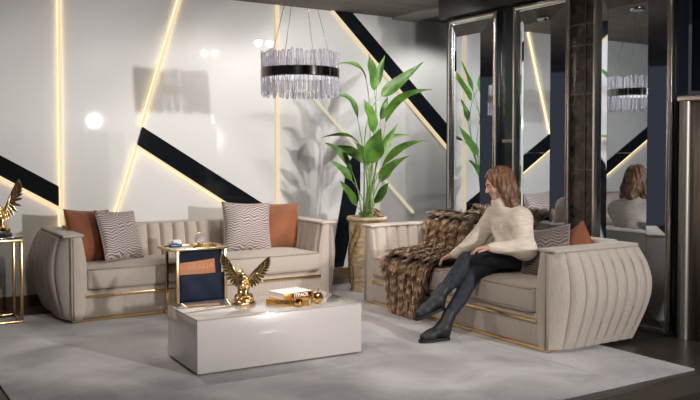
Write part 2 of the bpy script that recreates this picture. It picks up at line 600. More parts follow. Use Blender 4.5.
# glossy black inlay bands (x, z on the back wall)
band('trim_6', [(-0.2, 2.20), (1.737, 1.085), (1.737, 0.895), (-0.2, 2.02)], M_BLACK)
band('trim_7', [(2.537, 1.660), (4.05, 0.735), (4.05, 0.56), (3.85, 0.62), (2.486, 1.480)], M_BLACK)
band('trim_8', [(4.741, 3.003), (4.995, 3.003), (6.60, 1.56), (6.60, 1.285)], M_BLACK)
band('trim_9', [(5.10, 1.50), (4.93, 1.27), (4.70, 0.10), (4.87, 0.10), (5.10, 0.95)], M_BLACK)


M_LED_SIDE = mat('led_tape_edge', (0.08, 0.07, 0.05), 0.5, emit=(1.0, 0.66, 0.31), estr=3.6)


def led(name, p, q, w, material=None):
    p = Vector((p[0], 0, p[1])); q = Vector((q[0], 0, q[1]))
    d = (q - p).normalized(); n = Vector((-d.z, 0, d.x)) * w / 2
    o = band(name, [((p + n).x, (p + n).z), ((q + n).x, (q + n).z), ((q - n).x, (q - n).z), ((p - n).x, (p - n).z)], material or M_LED, WALL_Y - 0.026)
    if material is None:
        o.data.materials.append(M_LED_SIDE)
        for f in o.data.polygons:
            if abs(f.normal.y) < 0.5:
                f.material_index = 1
    return o


led('trim_10', (1.752, 0.30), (1.752, 3.0), 0.034)
led('trim_11', (-0.2, 2.00), (1.737, 0.875), 0.030)
led('trim_12', (2.94, 3.0), (2.525, 1.662), 0.034)
led('trim_13', (2.480, 1.478), (2.20, 0.60), 0.032)
led('trim_14', (2.482, 1.463), (3.85, 0.598), 0.026)
led('trim_15', (4.03, 0.4), (4.03, 3.0), 0.044, M_LED_DIM)
led('trim_16', (4.715, 3.003), (6.58, 1.278), 0.036, M_LED_DIM)
led('trim_17', (4.30, 2.19), (5.86, 0.68), 0.030, M_LED_FAINT)

# rug with a tan line painted in for light thrown by the gold strip
rug = thing('area_rug', 'large pale grey pile rug covering the floor under both sofas', 'rug', (2.74, 5.3, 0))
b = MB(); b.rbox(-1.945, 1.945, -2.03, 2.10, -0.012, 0.0, 0.004, 2); b.obj('pile', M_RUG, rug)
b = MB(); b.box(1.285, 1.305, -1.9, 2.0, -0.002, 0.0012); tag(b.obj('painted_caustic', mat('caustic_tan', (0.50, 0.43, 0.36), 0.9), rug), 'thin tan line painted as light cast by the gold strip')


# ================================================================== SOFAS
def scallop(u):
    return math.sqrt(max(0.0, 1 - (2 * (u % 1.0) - 1) ** 2))


def bulge(z):
    """outward swell of the barrel shaped sofa sides"""
    t = z / 0.70
    return 0.050 + 0.075 * math.sin(PI * min(max(t, 0), 1) ** 1.30) + 0.030 * t


def sofa(name, label, W, D=0.85, T=0.13, loc=(0, 0, 0), rotz=0):
    root = thing(name, label, 'sofa', loc, rotz, 'channel tufted sofas')
    ZA = 0.705
    nz = 16

    def arm(side):
        mb = MB()
        rings = []
        nch = 9
        for iz in range(nz + 1):
            z = 0.025 + (ZA - 0.025) * iz / nz
            B = bulge(z)
            ring = []
            # front face: inner -> outer
            Ti = T - 0.030 + 0.052 * math.sin(PI * min(1, 0.08 + 0.9 * z / ZA)); iz_ = Ti - T
            ring += [(Ti - 0.012, 0.014), (Ti * 0.75, -0.002), (Ti * 0.45, -0.006), (0.016, -0.002), (0.0, 0.008)]
            # outer side, scalloped channels running back
            m = nch * 8
            y_end = D - 0.03 + 1.05 * (bulge(z) - 0.02)
            for i in range(m + 1):
                u = i / m
                y = 0.012 + (y_end - 0.012) * u
                env = math.sin(min(u / 0.26, 1) * PI / 2) ** 0.8
                endr = 0.05 * max(0, (u - 0.93) / 0.07) ** 2
                off = B * env + 0.030 * (scallop(u * nch) ** 0.45 - 0.5) * min(1, u * 12 + 0.2) * min(1.0, 0.25 + 3 * math.sin(PI * iz / nz)) - endr
                ring.append((-off, y))
            ring += [(T + iz_, y_end)]
            # inner side scalloped
            y_in = D - 0.19
            mi = 5 * 8
            for i in range(mi + 1):
                u = i / mi
                y = y_in * (1 - u) + 0.05 * u
                ring.append((T + iz_ - 0.016 + 0.030 * scallop(u * 5) ** 0.6 - 0.006, y))
            rings.append([((x if side < 0 else W - x), y, z) for x, y in ring])
        n = len(rings[0])
        v = [p for r_ in rings for p in r_]
        f = []
        for i in range(nz):
            for j in range(n):
                f.append((i * n + j, i * n + (j + 1) % n, (i + 1) * n + (j + 1) % n, (i + 1) * n + j))
        f.append(tuple(range(n))); f.append(tuple(range(nz * n, (nz + 1) * n)))
        mb.add(v, f)
        o = mb.obj('arm', M_FABRIC, root, auto=50)
        # flat top rail of the arm
        t = MB()
        xa, xb = (-0.062, T - 0.020) if side < 0 else (W - T + 0.020, W + 0.062)
        t.rbox(xa, xb, -0.006, D + 0.02, ZA + 0.001, ZA + 0.026, 0.012, 4)
        t.obj('top_rail', M_FABRIC, o, auto=50)
        p = MB()
        for xo in (0.004, 0.024):
            x = xo if side < 0 else W - xo
            p.tube([(x, -0.007, 0.02), (x, -0.008, 0.3), (x, -0.007, ZA)], 0.0045, 6)
        p.obj('piping', M_PIPE, o, smooth=True)
        return o

    arm(-1); arm(1)
    # back with vertical channels on the inner face
    mb = MB()
    nch = round((W - 2 * T) / 0.125)
    m = nch * 8
    rings = []
    zs = [0.03, 0.30, 0.42, 0.50, 0.58, 0.66, 0.705, 0.73, 0.742]
    for k, z in enumerate(zs):
        ring = []
        lean = 0.05 * max(0, (z - 0.42) / 0.3)
        rt = 0.0 if z < 0.70 else (0.012 if z < 0.735 else 0.035)
        for i in range(m + 1):
            u = i / m
            x = T - 0.005 + (W - 2 * T + 0.01) * u
            y = D - 0.195 + lean - 0.046 * scallop(u * nch) ** 0.6 + rt
            ring.append((x, y, z - (0.0 if k < 7 else 0.008 * (1 - scallop(u * nch)))))
        yb = D - 0.04 + 0.8 * bulge(min(z, 0.7)) - rt
        ring += [(W - T + 0.005, yb, z), (T - 0.005, yb, z)]
        rings.append(ring)
    n = len(rings[0])
    v = [p for r_ in rings for p in r_]
    f = []
    for i in range(len(zs) - 1):
        for j in range(n):
            f.append((i * n + j, i * n + (j + 1) % n, (i + 1) * n + (j + 1) % n, (i + 1) * n + j))
    f.append(tuple(range(n)))
    # stitched top: strip between the front scallop row and the two back points
    top = (len(zs) - 1) * n
    f.append(tuple(range(top, top + n)))
    mb.add(v, f)
    mb.obj('backrest', M_FABRIC, root, auto=50)
    # base, gold plinth and gold band
    b = MB(); b.rbox(T - 0.045, W - T + 0.045, 0.012, D - 0.1, 0.03, 0.262, 0.008, 2); b.obj('base', M_FABRIC, root, auto=40)
    b = MB(); b.rbox(T * 0.1, W - T * 0.1, 0.006, 0.06, 0.001, 0.030, 0.003, 2); b.box(0.03, 0.05, 0.02, D - 0.03, 0.001, 0.026); b.box(W - 0.05, W - 0.03, 0.02, D - 0.03, 0.001, 0.026)
    b.obj('gold_plinth', M_GOLD, root, auto=40)
    b = MB(); b.rbox(T - 0.012, W - T + 0.012, -0.002, 0.02, 0.198, 0.222, 0.003, 2); b.obj('gold_band', M_GOLD, root, auto=40)
    # two seat cushions
    half = (W - 2 * T) / 2
    for k in range(2):
        c = MB()
        x0 = T + 0.004 + k * half; x1 = T - 0.004 + (k + 1) * half
        nx, ny = 24, 14
        vt = []; ft = []
        # rounded cushion: grid top, sides, bottom
        c.rbox(x0, x1, -0.012, D - 0.215, 0.264, 0.440, 0.028, 4)
        for i, p in enumerate(c.v):
            if p[2] > 0.40:
                u = (p[0] - x0) / (x1 - x0)
                c.v[i] = (p[0], p[1], p[2] + 0.0)
        co = c.obj('seat_cushion', M_FABRIC_TOP, root, auto=60)
        # domed top panel following the cushion
        d = MB()
        vs = []; fs = []
        for i in range(nx + 1):
            for j in range(ny + 1):
                u = i / nx; w_ = j / ny
                dome = (1 - abs(2 * u - 1) ** 3.5) * (1 - abs(2 * w_ - 1) ** 3.5)
                vs.append((x0 + 0.012 + (x1 - x0 - 0.024) * u, 0.002 + (D - 0.232) * w_, 0.4385 + 0.022 * dome + 0.002 * math.sin(9 * u + 4 * w_)))
        for i in range(nx):
            for j in range(ny):
                a = i * (ny + 1) + j
                fs.append((a, a + 1, a + ny + 2, a + ny + 1))
        d.add(vs, fs)
        d.obj('cushion_top', M_FABRIC_TOP, co, smooth=True)
        p = MB()
        p.tube([(x0 + 0.02, -0.012, 0.432), (x1 - 0.02, -0.012, 0.432)], 0.004, 6)
        p.tube([(x0 + 0.02, -0.012, 0.272), (x1 - 0.02, -0.012, 0.272)], 0.004, 6)
        p.obj('welt', M_PIPE, co, smooth=True)
    return root


sofa('sofa', 'beige channel tufted sofa against the white wall behind the side table', 2.48, loc=(1.58, 6.84, 0))
sofa('sofa', 'beige channel tufted sofa along the mirrors where the woman sits', 2.34, loc=(4.16, 6.39, 0), rotz=R(-90))


# ================================================================== PILLOWS
def pillow(name, label, material, size, thick, loc, rot, group, piping=None):
    mb = MB()
    n = 22
    H = size / 2
    vs = []; fs = []
    for s in (1, -1):
        for i in range(n + 1):
            for j in range(n + 1):
                u = 2 * i / n - 1; w = 2 * j / n - 1
                pin = 1 - 0.07 * (1 - abs(w) ** 2) * abs(u) ** 3
                pin2 = 1 - 0.07 * (1 - abs(u) ** 2) * abs(w) ** 3
                t = thick / 2 * ((1 - abs(u) ** 2.4) * (1 - abs(w) ** 2.4)) ** 0.55
                wr = 0.004 * math.sin(7 * u + 3 * w * s) * (1 - u * u) * (1 - w * w)
                vs.append((u * H * pin, s * (t + wr), w * H * pin2))
    k = (n + 1) ** 2
    for s in (0, 1):
        for i in range(n):
            for j in range(n):
                a = s * k + i * (n + 1) + j
                fs.append((a, a + 1, a + n + 2, a + n + 1))
    mb.add(vs, fs)
    me = mb.mesh(name, material, True)
    bm = bmesh.new(); bm.from_mesh(me)
    bmesh.ops.remove_doubles(bm, verts=list(bm.verts), dist=0.0005)
    bmesh.ops.recalc_face_normals(bm, faces=list(bm.faces))
    bm.to_mesh(me); bm.free()
    o = link(name, me, None, loc, rot)
    tag(o, label, 'pillow', group)
    if piping:
        p = MB()
        pts = []
        for e in range(4):
            for q in range(12):
                a = -1 + 2 * q / 12
                u, w = [(a, -1), (1, a), (-a, 1), (-1, -a)][e]
                pin = 1 - 0.07 * (1 - abs(w) ** 2) * abs(u) ** 3
                pin2 = 1 - 0.07 * (1 - abs(u) ** 2) * abs(w) ** 3
                pts.append((u * H * pin, 0, w * H * pin2))
        p.tube(pts, 0.004, 6, closed=True)
        p.obj('edge_piping', piping, o, smooth=True)
    return o


M_RUSTP = mat('rust_piping', (0.26, 0.07, 0.02), 0.6)
M_ZP = mat('taupe_piping', (0.34, 0.28, 0.26), 0.6)
pillow('throw_pillow', 'rust orange velvet pillow in the corner beside the left arm of the far sofa', M_ORANGE, 0.47, 0.15, (1.85, 7.29, 0.672), (R(-16), R(4), R(22)), 'throw pillows', M_RUSTP)
pillow('throw_pillow', 'silver zebra chevron pillow overlapping the orange pillow at the far sofa left end', M_ZEBRA, 0.46, 0.15, (2.09, 7.19, 0.672), (R(-22), R(4), R(27)), 'throw pillows', M_ZP)
pillow('throw_pillow', 'silver zebra chevron pillow leaning on the far sofa right of the side table', M_ZEBRA, 0.50, 0.16, (3.355, 7.27, 0.672), (R(-14), R(3), R(-4)), 'throw pillows', M_ZP)
pillow('throw_pillow', 'rust orange velvet pillow behind the zebra pillow at the far sofa right end', M_ORANGE, 0.47, 0.14, (3.75, 7.36, 0.662), (R(-12), R(1), R(-2)), 'throw pillows', M_RUSTP)
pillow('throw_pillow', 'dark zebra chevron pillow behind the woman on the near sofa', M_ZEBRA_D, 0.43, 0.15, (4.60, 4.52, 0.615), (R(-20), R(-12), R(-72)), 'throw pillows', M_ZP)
pillow('throw_pillow', 'rust orange velvet pillow tucked in the corner of the near sofa', M_ORANGE, 0.40, 0.13, (4.735, 4.35, 0.612), (R(-14), R(-36), R(-72)), 'throw pillows', M_RUSTP)

# ================================================================== COFFEE TABLE
ct = thing('coffee_table', 'low cream lacquered block coffee table on the grey rug', 'coffee table', (2.478, 5.073, 0), R(-2.0))
b = MB(); b.rbox(-0.597, 0.597, -0.30, 0.30, 0.014, 0.350, 0.004, 2); b.obj('body', M_TABLE, ct, auto=40)
b = MB(); b.box(-0.57, 0.57, -0.28, 0.28, 0.001, 0.014); b.obj('plinth', M_PLINTH, ct)
b = MB(); b.rbox(-0.597, 0.597, -0.30, 0.30, 0.351, 0.357, 0.002, 2)
b.obj('glass_top', mat('cream_glass', (0.50, 0.47, 0.45), 0.12, coat=1.0, coat_rough=0.01, spec=1.0), ct, auto=40)

# books
bk1 = thing('book', 'lower gold spined book on the coffee table', 'book', (2.645, 5.02, 0.3575), R(-38), 'coffee table books')
b = MB(); b.rbox(-0.150, 0.150, -0.105, 0.105, 0.0, 0.004, 0.0015, 2); b.rbox(-0.150, 0.150, -0.105, 0.105, 0.034, 0.038, 0.0015, 2); b.rbox(-0.150, 0.150, -0.108, -0.101, 0.0, 0.038, 0.002, 2)
b.obj('cover', M_BOOKGOLD, bk1, auto=40)
b = MB(); b.box(-0.146, 0.146, -0.101, 0.101, 0.004, 0.034); b.obj('pages', M_PAPER, bk1)
text_obj('spine_title', 'GIRBOSIP', 0.030, M_BLACKINK, bk1, (0.0, -0.1085, 0.019), (R(90), 0, 0), sx=1.35, bold=0.0008)
bk2 = thing('book', 'upper white book with a black and gold spine on the coffee table', 'book', (2.665, 5.05, 0.396), R(8), 'coffee table books')
b = MB(); b.rbox(-0.125, 0.125, -0.095, 0.100, 0.0, 0.003, 0.001, 2); b.rbox(-0.125, 0.125, -0.095, 0.100, 0.036, 0.040, 0.0015, 2)
b.obj('cover', M_PAPER, bk2, auto=40)
b = MB(); b.rbox(-0.125, 0.125, -0.101, -0.094, 0.0, 0.040, 0.002, 2); tag(b.obj('spine', M_BOOKGOLD, bk2, auto=40), 'gold spine')
b = MB(); b.box(-0.065, 0.105, -0.1018, -0.1005, 0.006, 0.035); tag(b.obj('spine_panel', M_BLACKINK, bk2), 'black spine panel')
b = MB(); b.box(-0.122, 0.122, -0.094, 0.097, 0.003, 0.036); b.obj('pages', M_PAPER, bk2)
text_obj('spine_title', 'ITBAOL', 0.033, M_WHITEINK, bk2, (0.018, -0.1022, 0.0205), (R(90), 0, 0), sx=1.12, bold=0.0010)


def gold_ball(label, loc, r):
    o = thing('gold_ornament', label, 'ornament', loc, 0, 'gold apple ornaments')
    prof = [(0.02 * r, 0.02 * r)]
    for i in range(1, 25):
        t = PI * i / 24
        rr = r * (math.sin(t) * (1 + 0.06 * math.cos(t)))
        z = r - r * math.cos(t) * (1 - 0.22 * math.exp(-(rr / (0.35 * r)) ** 2) * (1 if t > PI / 2 else 0.6))
        prof.append((max(rr, 0.001), z - 0.16 * r * math.exp(-(rr / (0.3 * r)) ** 2) * (1 if t < PI / 2 else 0)))
    z0 = min(z for _, z in prof)
    prof = [(a, z - z0) for a, z in prof]
    MB().lathe(prof, 28).obj('body', M_BALLGOLD, o, smooth=True)
    top = prof[-1][1]
    MB().tube([(0, 0, top - 0.004), (0.004, 0, top + 0.4 * r), (0.012, 0.002, top + 0.62 * r)], [0.10 * r, 0.08 * r, 0.11 * r], 8).obj('stalk', M_BALLGOLD, o, smooth=True)
    return o


gold_ball('larger gold apple ornament at the right end of the coffee table', (2.795, 4.900, 0.3575), 0.041)
gold_ball('smaller gold apple ornament in front of the coffee table books', (2.622, 4.856, 0.3575), 0.031)


# ================================================================== EAGLES
def feather(mb, root, d, nrm, ln, w, t=0.004):
    root = Vector(root); d = Vector(d).normalized(); nrm = Vector(nrm).normalized()
    s = d.cross(nrm).normalized()
    v = []; f = []
    prof = [(0, 0.25), (0.25, 0.85), (0.55, 1.0), (0.82, 0.8), (1.0, 0.12)]
    for a, ww in prof:
        c = root + d * ln * a + nrm * (0.10 * ln * a * a)
        v += [c + s * w / 2 * ww, c + nrm * t, c - s * w / 2 * ww, c - nrm * t]
    for i in range(len(prof) - 1):
        for j in range(4):
            f.append((i * 4 + j, i * 4 + (j + 1) % 4, i * 4 + 4 + (j + 1) % 4, i * 4 + 4 + j))
    f.append((0, 1, 2, 3)); f.append(tuple(len(v) - 4 + q for q in (3, 2, 1, 0)))
    mb.add(v, f)


def eagle(label, loc, rotz, S, base_mat, wing_l, wing_r):
    """S scales a 1-unit-high statue; wings given as (out, up, back) tip directions"""
    o = thing('eagle_statue', label, 'statue', loc, rotz, 'gold eagle statues')
    # base: rocky mound on a round foot
    b = MB()
    b.lathe([(0.22 * S, 0), (0.235 * S, 0.02 * S), (0.22 * S, 0.05 * S), (0.19 * S, 0.065 * S), (0.18 * S, 0.10 * S)], 28)
    b.obj('base', base_mat, o, auto=40)
    s = SDF((-0.26, -0.26, 0.06), (0.26, 0.26, 0.72), 0.0125)
    rnd = random.Random(5)
    for i in range(26):
        a = rnd.uniform(0, 2 * PI); rr = rnd.uniform(0.03, 0.17)
        s.ell((rr * math.cos(a), rr * math.sin(a), 0.11 + rnd.uniform(0, 0.10) * (1 - rr / 0.2)), (rnd.uniform(0.025, 0.05), rnd.uniform(0.025, 0.05), rnd.uniform(0.03, 0.06)), k=0.015)
    s.ell((0, 0, 0.15), (0.13, 0.12, 0.07))
    s.chain([(0, 0.04, 0.24), (0, 0.0, 0.38), (0, -0.03, 0.50)], [0.075, 0.095, 0.075], 0.04)        # body
    s.chain([(0, -0.03, 0.50), (-0.02, -0.06, 0.60)], [0.06, 0.045], 0.03)                             # neck
    s.ell((-0.025, -0.075, 0.625), (0.042, 0.055, 0.042), k=0.02)                                       # head
    s.chain([(-0.03, -0.12, 0.622), (-0.035, -0.155, 0.610), (-0.035, -0.165, 0.585)], [0.022, 0.015, 0.006], 0.01)  # hooked beak
    for q in (-1, 1):
        s.chain([(q * 0.055, -0.02, 0.30), (q * 0.06, -0.05, 0.22), (q * 0.06, -0.06, 0.17)], [0.05, 0.03, 0.018], 0.02)
        for e in (-1, 0, 1):
            s.chain([(q * 0.06, -0.06, 0.17), (q * 0.06 + e * 0.03, -0.11, 0.165), (q * 0.06 + e * 0.035, -0.125, 0.14)], [0.014, 0.012, 0.006], 0.008)
    s.chain([(0, 0.06, 0.26), (-0.02, 0.12, 0.16), (-0.02, 0.15, 0.12)], [0.06, 0.05, 0.03], 0.03)      # tail
    me = s.mesh('body', M_EAGLE, Matrix.Scale(S, 4))
    link('body', me, o)
    b = MB()
    for i in range(60):
        a = rnd.uniform(0, 2 * PI); z = rnd.uniform(0.26, 0.56)
        rr = 0.085 - 0.03 * max(0, (z - 0.45) / 0.1)
        feather(b, (rr * math.cos(a), -0.01 + rr * math.sin(a), z), (0.35 * math.cos(a), 0.35 * math.sin(a), -1), (math.cos(a), math.sin(a), 0.3), 0.07, 0.04, 0.006)
    for p in range(len(b.v)):
        b.v[p] = tuple(Vector(b.v[p]) * S)
    b.obj('breast_feathers', M_EAGLE, o, auto=50)
    for q, tip in ((-1, wing_l), (1, wing_r)):
        b = MB()
        sh = Vector((q * 0.07, 0.02, 0.47)); T_ = Vector(tip)
        wr = sh + Vector((T_.x * 0.55, T_.y * 0.5, T_.z * 0.60))
        end = sh + T_
        side = Vector((q, 0, 0))
        pl_n = (T_.cross(Vector((0, 0, -1)) + side * 0.2)).normalized()
        if pl_n.y > 0: pl_n = -pl_n
        down = Vector((-0.1 * q, 0.02, -1))
        b.tube([sh - Vector((0, 0, 0.04)), sh.lerp(wr, 0.5) + side * 0.02, wr, wr.lerp(end, 0.4)], [0.04, 0.034, 0.026, 0.012], 8)
        for row, (n, l0, l1, ww, off) in enumerate(((15, 0.20, 0.34, 0.060, 0.0), (14, 0.12, 0.20, 0.055, 0.010), (14, 0.07, 0.11, 0.050, 0.018))):
            for i in range(n):
                t = i / (n - 1)
                rt = sh.lerp(wr, min(t / 0.7, 1)) if t < 0.7 else wr.lerp(end, (t - 0.7) / 0.3 * 0.25)
                dd = down.lerp((T_.normalized() * 1.0 + side * 0.05), t ** 0.85).normalized()
                dd = (dd + side * 0.55 * math.sin(PI * t)).normalized()
                feather(b, rt + pl_n * off, dd, pl_n, (l0 + (l1 - l0) * t), ww, 0.007)
        for p in range(len(b.v)):
            b.v[p] = tuple(Vector(b.v[p]) * S)
        b.obj('wing', M_EAGLE, o, auto=50)
    return o


eagle('gold eagle statue with spread wings on the coffee table', (2.352, 5.155, 0.3575), R(-48), 0.37, M_EAGLE, (-0.24, 0.0, 0.30), (0.30, 0.05, 0.29))
eagle('tall gold eagle statue on a black base on the gold console', (1.115, 7.285, 0.712), R(-25), 0.43, mat('black_marble_base', (0.02, 0.02, 0.022), 0.2), (-0.20, 0.05, 0.46), (0.20, 0.05, 0.46))

# ================================================================== CONSOLE (left edge)
cs = thing('console_table', 'slim gold framed console table with a black top at the left edge', 'console table', (0.885, 7.28, 0))
b = MB(); b.rbox(-0.375, 0.375, -0.19, 0.19, 0.692, 0.711, 0.003, 2); b.obj('tabletop', mat('smoked_mirror', (0.10, 0.10, 0.10), 0.06, 0.6), cs, auto=40)
b = MB()
for sx in (-1, 1):
    for sy in (-1, 1):
        pass
b.rbox(-0.375, 0.375, -0.19, -0.165, 0.667, 0.692, 0.003, 2); b.rbox(-0.375, 0.375, 0.165, 0.19, 0.667, 0.692, 0.003, 2)
b.rbox(-0.375, -0.35, -0.165, 0.165, 0.667, 0.692, 0.003, 2); b.rbox(0.35, 0.375, -0.165, 0.165, 0.667, 0.692, 0.003, 2)
b.obj('top_frame', M_GOLD_D, cs, auto=40)
for sx in (-1, 1):
    for sy in (-1, 1):
        b = MB(); b.rbox(sx * 0.3625 - 0.0125, sx * 0.3625 + 0.0125, sy * 0.1775 - 0.0125, sy * 0.1775 + 0.0125, 0.02, 0.667, 0.003, 2); b.obj('leg', M_GOLD_D, cs, auto=40)
b = MB(); b.rbox(-0.375, 0.375, -0.19, -0.165, 0.001, 0.02, 0.003, 2); b.rbox(-0.375, 0.375, 0.165, 0.19, 0.001, 0.02, 0.003, 2); b.rbox(0.35, 0.375, -0.165, 0.165, 0.001, 0.02, 0.003, 2); b.rbox(-0.375, -0.35, -0.165, 0.165, 0.001, 0.02, 0.003, 2)
b.obj('base_rail', M_GOLD_D, cs, auto=40)

# ================================================================== SIDE TABLE with magazine sling
st = thing('side_table', 'gold side table with navy leather magazine pocket before the far sofa', 'side table', (2.595, 6.66, 0))
b = MB(); b.rbox(-0.275, 0.225, -0.145, 0.17, 0.586, 0.594, 0.002, 2); b.obj('tabletop', mat('clear_mirror_top', (0.55, 0.52, 0.48), 0.05, 0.8), st, auto=40)
b = MB()
for (x0, x1, y0, y1) in ((-0.285, 0.235, -0.155, -0.145), (-0.285, 0.235, 0.17, 0.18), (-0.285, -0.275, -0.145, 0.17), (0.225, 0.235, -0.145, 0.17)):
    b.rbox(x0, x1, y0, y1, 0.578, 0.598, 0.002, 2)
b.obj('top_frame', M_GOLD, st, auto=40)
for sx in (-0.215, 0.215):
    for sy in (-0.125, 0.14):
        b = MB(); b.rbox(sx - 0.012, sx + 0.012, sy - 0.012, sy + 0.012, 0.02, 0.580, 0.002, 2); b.obj('leg', M_GOLD, st, auto=40)
b = MB()
b.rbox(-0.227, 0.227, -0.137, -0.113, 0.001, 0.02, 0.002, 2); b.rbox(-0.227, 0.227, 0.128, 0.152, 0.001, 0.02, 0.002, 2)
b.rbox(-0.227, -0.203, -0.113, 0.128, 0.001, 0.02, 0.002, 2); b.rbox(0.203, 0.227, -0.113, 0.128, 0.001, 0.02, 0.002, 2)
b.obj('base_rail', M_GOLD, st, auto=40)


def sling(mb, z0, z1, yf, sag):
    vs = []; fs = []
    nx, nz_ = 12, 10
    for s in (0, 1):
        for i in range(nx + 1):
            for j in range(nz_ + 1):
                u = i / nx; w = j / nz_
                y = yf + sag * math.sin(PI * u) * math.sin(PI * (0.15 + 0.7 * w)) + 0.004 * math.sin(11 * u + 5 * w) + s * 0.006
                vs.append((-0.203 + 0.406 * u, y, z0 + (z1 - z0) * w))
    k = (nx + 1) * (nz_ + 1)
    for s in (0, 1):
        for i in range(nx):
            for j in range(nz_):
                a = s * k + i * (nz_ + 1) + j
                fs.append((a, a + nz_ + 1, a + nz_ + 2, a + 1))
    for i in range(nx):
        for j in (0, nz_):
            a = i * (nz_ + 1) + j
            fs.append((a, a + nz_ + 1, a + nz_ + 1 + k, a + k))
    for j in range(nz_):
        for i in (0, nx):
            a = i * (nz_ + 1) + j
            fs.append((a, a + 1, a + 1 + k, a + k))
    mb.add(vs, fs)


b = MB(); sling(b, 0.14, 0.572, -0.070, 0.012); b.obj('back_sling', M_NAVY, st, smooth=True)
b = MB(); sling(b, 0.14, 0.372, -0.122, -0.012); b.obj('front_pocket', M_NAVY, st, smooth=True)
b = MB(); b.rbox(-0.203, 0.203, -0.128, -0.060, 0.132, 0.142, 0.003, 2); b.obj('pocket_bottom', M_NAVY, st, auto=40)
mg = thing('magazine', 'orange magazine standing tilted in the navy pocket of the side table', 'magazine', (2.578, 6.567, 0.146), 0)
tilt = Matrix.Rotation(R(-4), 4, 'Y')
b = MB(); b.rbox(-0.165, 0.165, -0.012, 0.010, 0.012, 0.335, 0.002, 2, tilt); b.obj('cover', M_MAG, mg, auto=40)
b = MB(); b.box(-0.168, -0.160, -0.010, 0.008, 0.014, 0.333, tilt); b.obj('pages', M_PAPER, mg)
tt = text_obj('cover_title', 'PRADA', 0.060, M_PALE, mg, (0.018, -0.0125, 0.283), (R(90), R(-4), 0), sx=1.25)
# little things on the side table
gb = thing('glass_ornament', 'clear glass ball on a gold ring foot on the side table', 'ornament', (2.655, 6.72, 0.5945), 0)
MB().sphere((0, 0, 0.062), 0.046, 24, 16).obj('glass_ball', M_CRYSTAL, gb, smooth=True)
b = MB(); b.lathe([(0.036, 0), (0.038, 0.006), (0.024, 0.012), (0.022, 0.020), (0.030, 0.026)], 24); b.obj('foot', M_GOLD, gb, auto=50)
b = MB(); b.tube([(0.048 * math.cos(a), 0.0, 0.062 + 0.048 * math.sin(a)) for a in [2 * PI * i / 28 for i in range(28)]], 0.004, 6, closed=True); b.obj('ring', M_GOLD, gb, smooth=True)
tr = thing('tray', 'small flat gold tray under the glass ball on the side table', 'tray', (2.655, 6.585, 0.5945), 0)
b = MB(); b.rbox(-0.11, 0.09, -0.03, 0.03, 0.0, 0.006, 0.002, 2); b.obj('plate', M_GOLD_D, tr, auto=40)
b = MB(); b.tube([(-0.105, -0.026, 0.009), (0.085, -0.026, 0.009), (0.085, 0.026, 0.009), (-0.105, 0.026, 0.009)], 0.004, 6, closed=True); b.obj('rim', M_GOLD, tr, smooth=True)
wc = thing('trinket_box', 'small white lumpy trinket box with a blue foot on the side table', 'trinket box', (2.440, 6.75, 0.5945), 0)
s = SDF((-0.08, -0.06, 0.0), (0.08, 0.06, 0.09), 0.005)
rnd = random.Random(3)
for i in range(16):
    s.ell((rnd.uniform(-0.042, 0.042), rnd.uniform(-0.025, 0.025), rnd.uniform(0.028, 0.046)), (0.022, 0.02, 0.016), k=0.006)
link('body', s.mesh('body', M_PAPER), wc)
b = MB(); b.rbox(-0.052, 0.052, -0.032, 0.032, 0.0, 0.016, 0.004, 2); tag(b.obj('foot', mat('blue_glaze', (0.06, 0.12, 0.30), 0.25), wc, auto=40), 'blue glazed foot')


# ================================================================== MIRRORS
def mirror(label, y0, y1, z1=2.78):
    """dressing mirror panel facing -X, hung on the right wall"""
    yc = (y0 + y1) / 2; w = (y1 - y0) / 2
    o = thing('wall_mirror', label, 'mirror', (5.34, yc, -0.010), 0, 'tall mirrors along the right wall')
    fw = 0.036; bw = 0.15; rise = 0.058
    z0 = 0.0
    b = MB()
    b.rbox(0.040, 0.098, -w, -w + fw, z0, z1, 0.006, 2); b.rbox(0.040, 0.098, w - fw, w, z0, z1, 0.006, 2)
    b.rbox(0.040, 0.098, -w + fw, w - fw, z1 - fw, z1, 0.006, 2); b.rbox(0.040, 0.098, -w + fw, w - fw, z0, z0 + fw, 0.006, 2)
    b.rbox(0.030, 0.050, -w + fw - 0.008, -w + fw, z0 + fw, z1 - fw, 0.003, 2); b.rbox(0.030, 0.050, w - fw, w - fw + 0.008, z0 + fw, z1 - fw, 0.003, 2)
    b.obj('frame', M_CHAMP, o, auto=40)
    a = w - fw; c = a - bw; za = z0 + fw; zb = z1 - fw; zc = za + bw; zd = zb - bw
    xo = 0.062; xi = xo - rise
    quads = [[(xo, -a, za), (xo, -a, zb), (xi, -c, zd), (xi, -c, zc)], [(xo, a, za), (xi, c, zc), (xi, c, zd), (xo, a, zb)],
             [(xo, -a, zb), (xo, a, zb), (xi, c, zd), (xi, -c, zd)], [(xo, -a, za), (xi, -c, zc), (xi, c, zc), (xo, a, za)]]
    for q in quads:
        b = MB()
        back = [(0.095, p[1], p[2]) for p in q]
        b.add(q + back, [(0, 1, 2, 3), (7, 6, 5, 4)] + [(i, (i + 1) % 4, 4 + (i + 1) % 4, 4 + i) for i in range(4)])
        b.obj('bevel_strip', M_BEVEL, o)
    zj = 1.41
    g = 0.0025
    for (p, q) in ((zc + g, zj - g), (zj + g, zd - g)):
        b = MB(); b.box(xi, 0.094, -c + g, c - g, p, q); b.obj('mirror_glass', M_MIRROR, o)
    b = MB(); b.box(xi - 0.001, 0.094, -c, c, zj - g, zj + g); b.obj('glass_joint', M_CHROME, o)
    return o


mirror('tall wall mirror nearest the white back wall, filled with green plant leaves', 5.950, 6.690)
mirror('tall wall mirror right behind the woman, left of the dark marble strip', 5.015, 5.722)
mirror('tall wall mirror nearest the steel cabinet, above the near sofa arm', 3.985, 4.755)

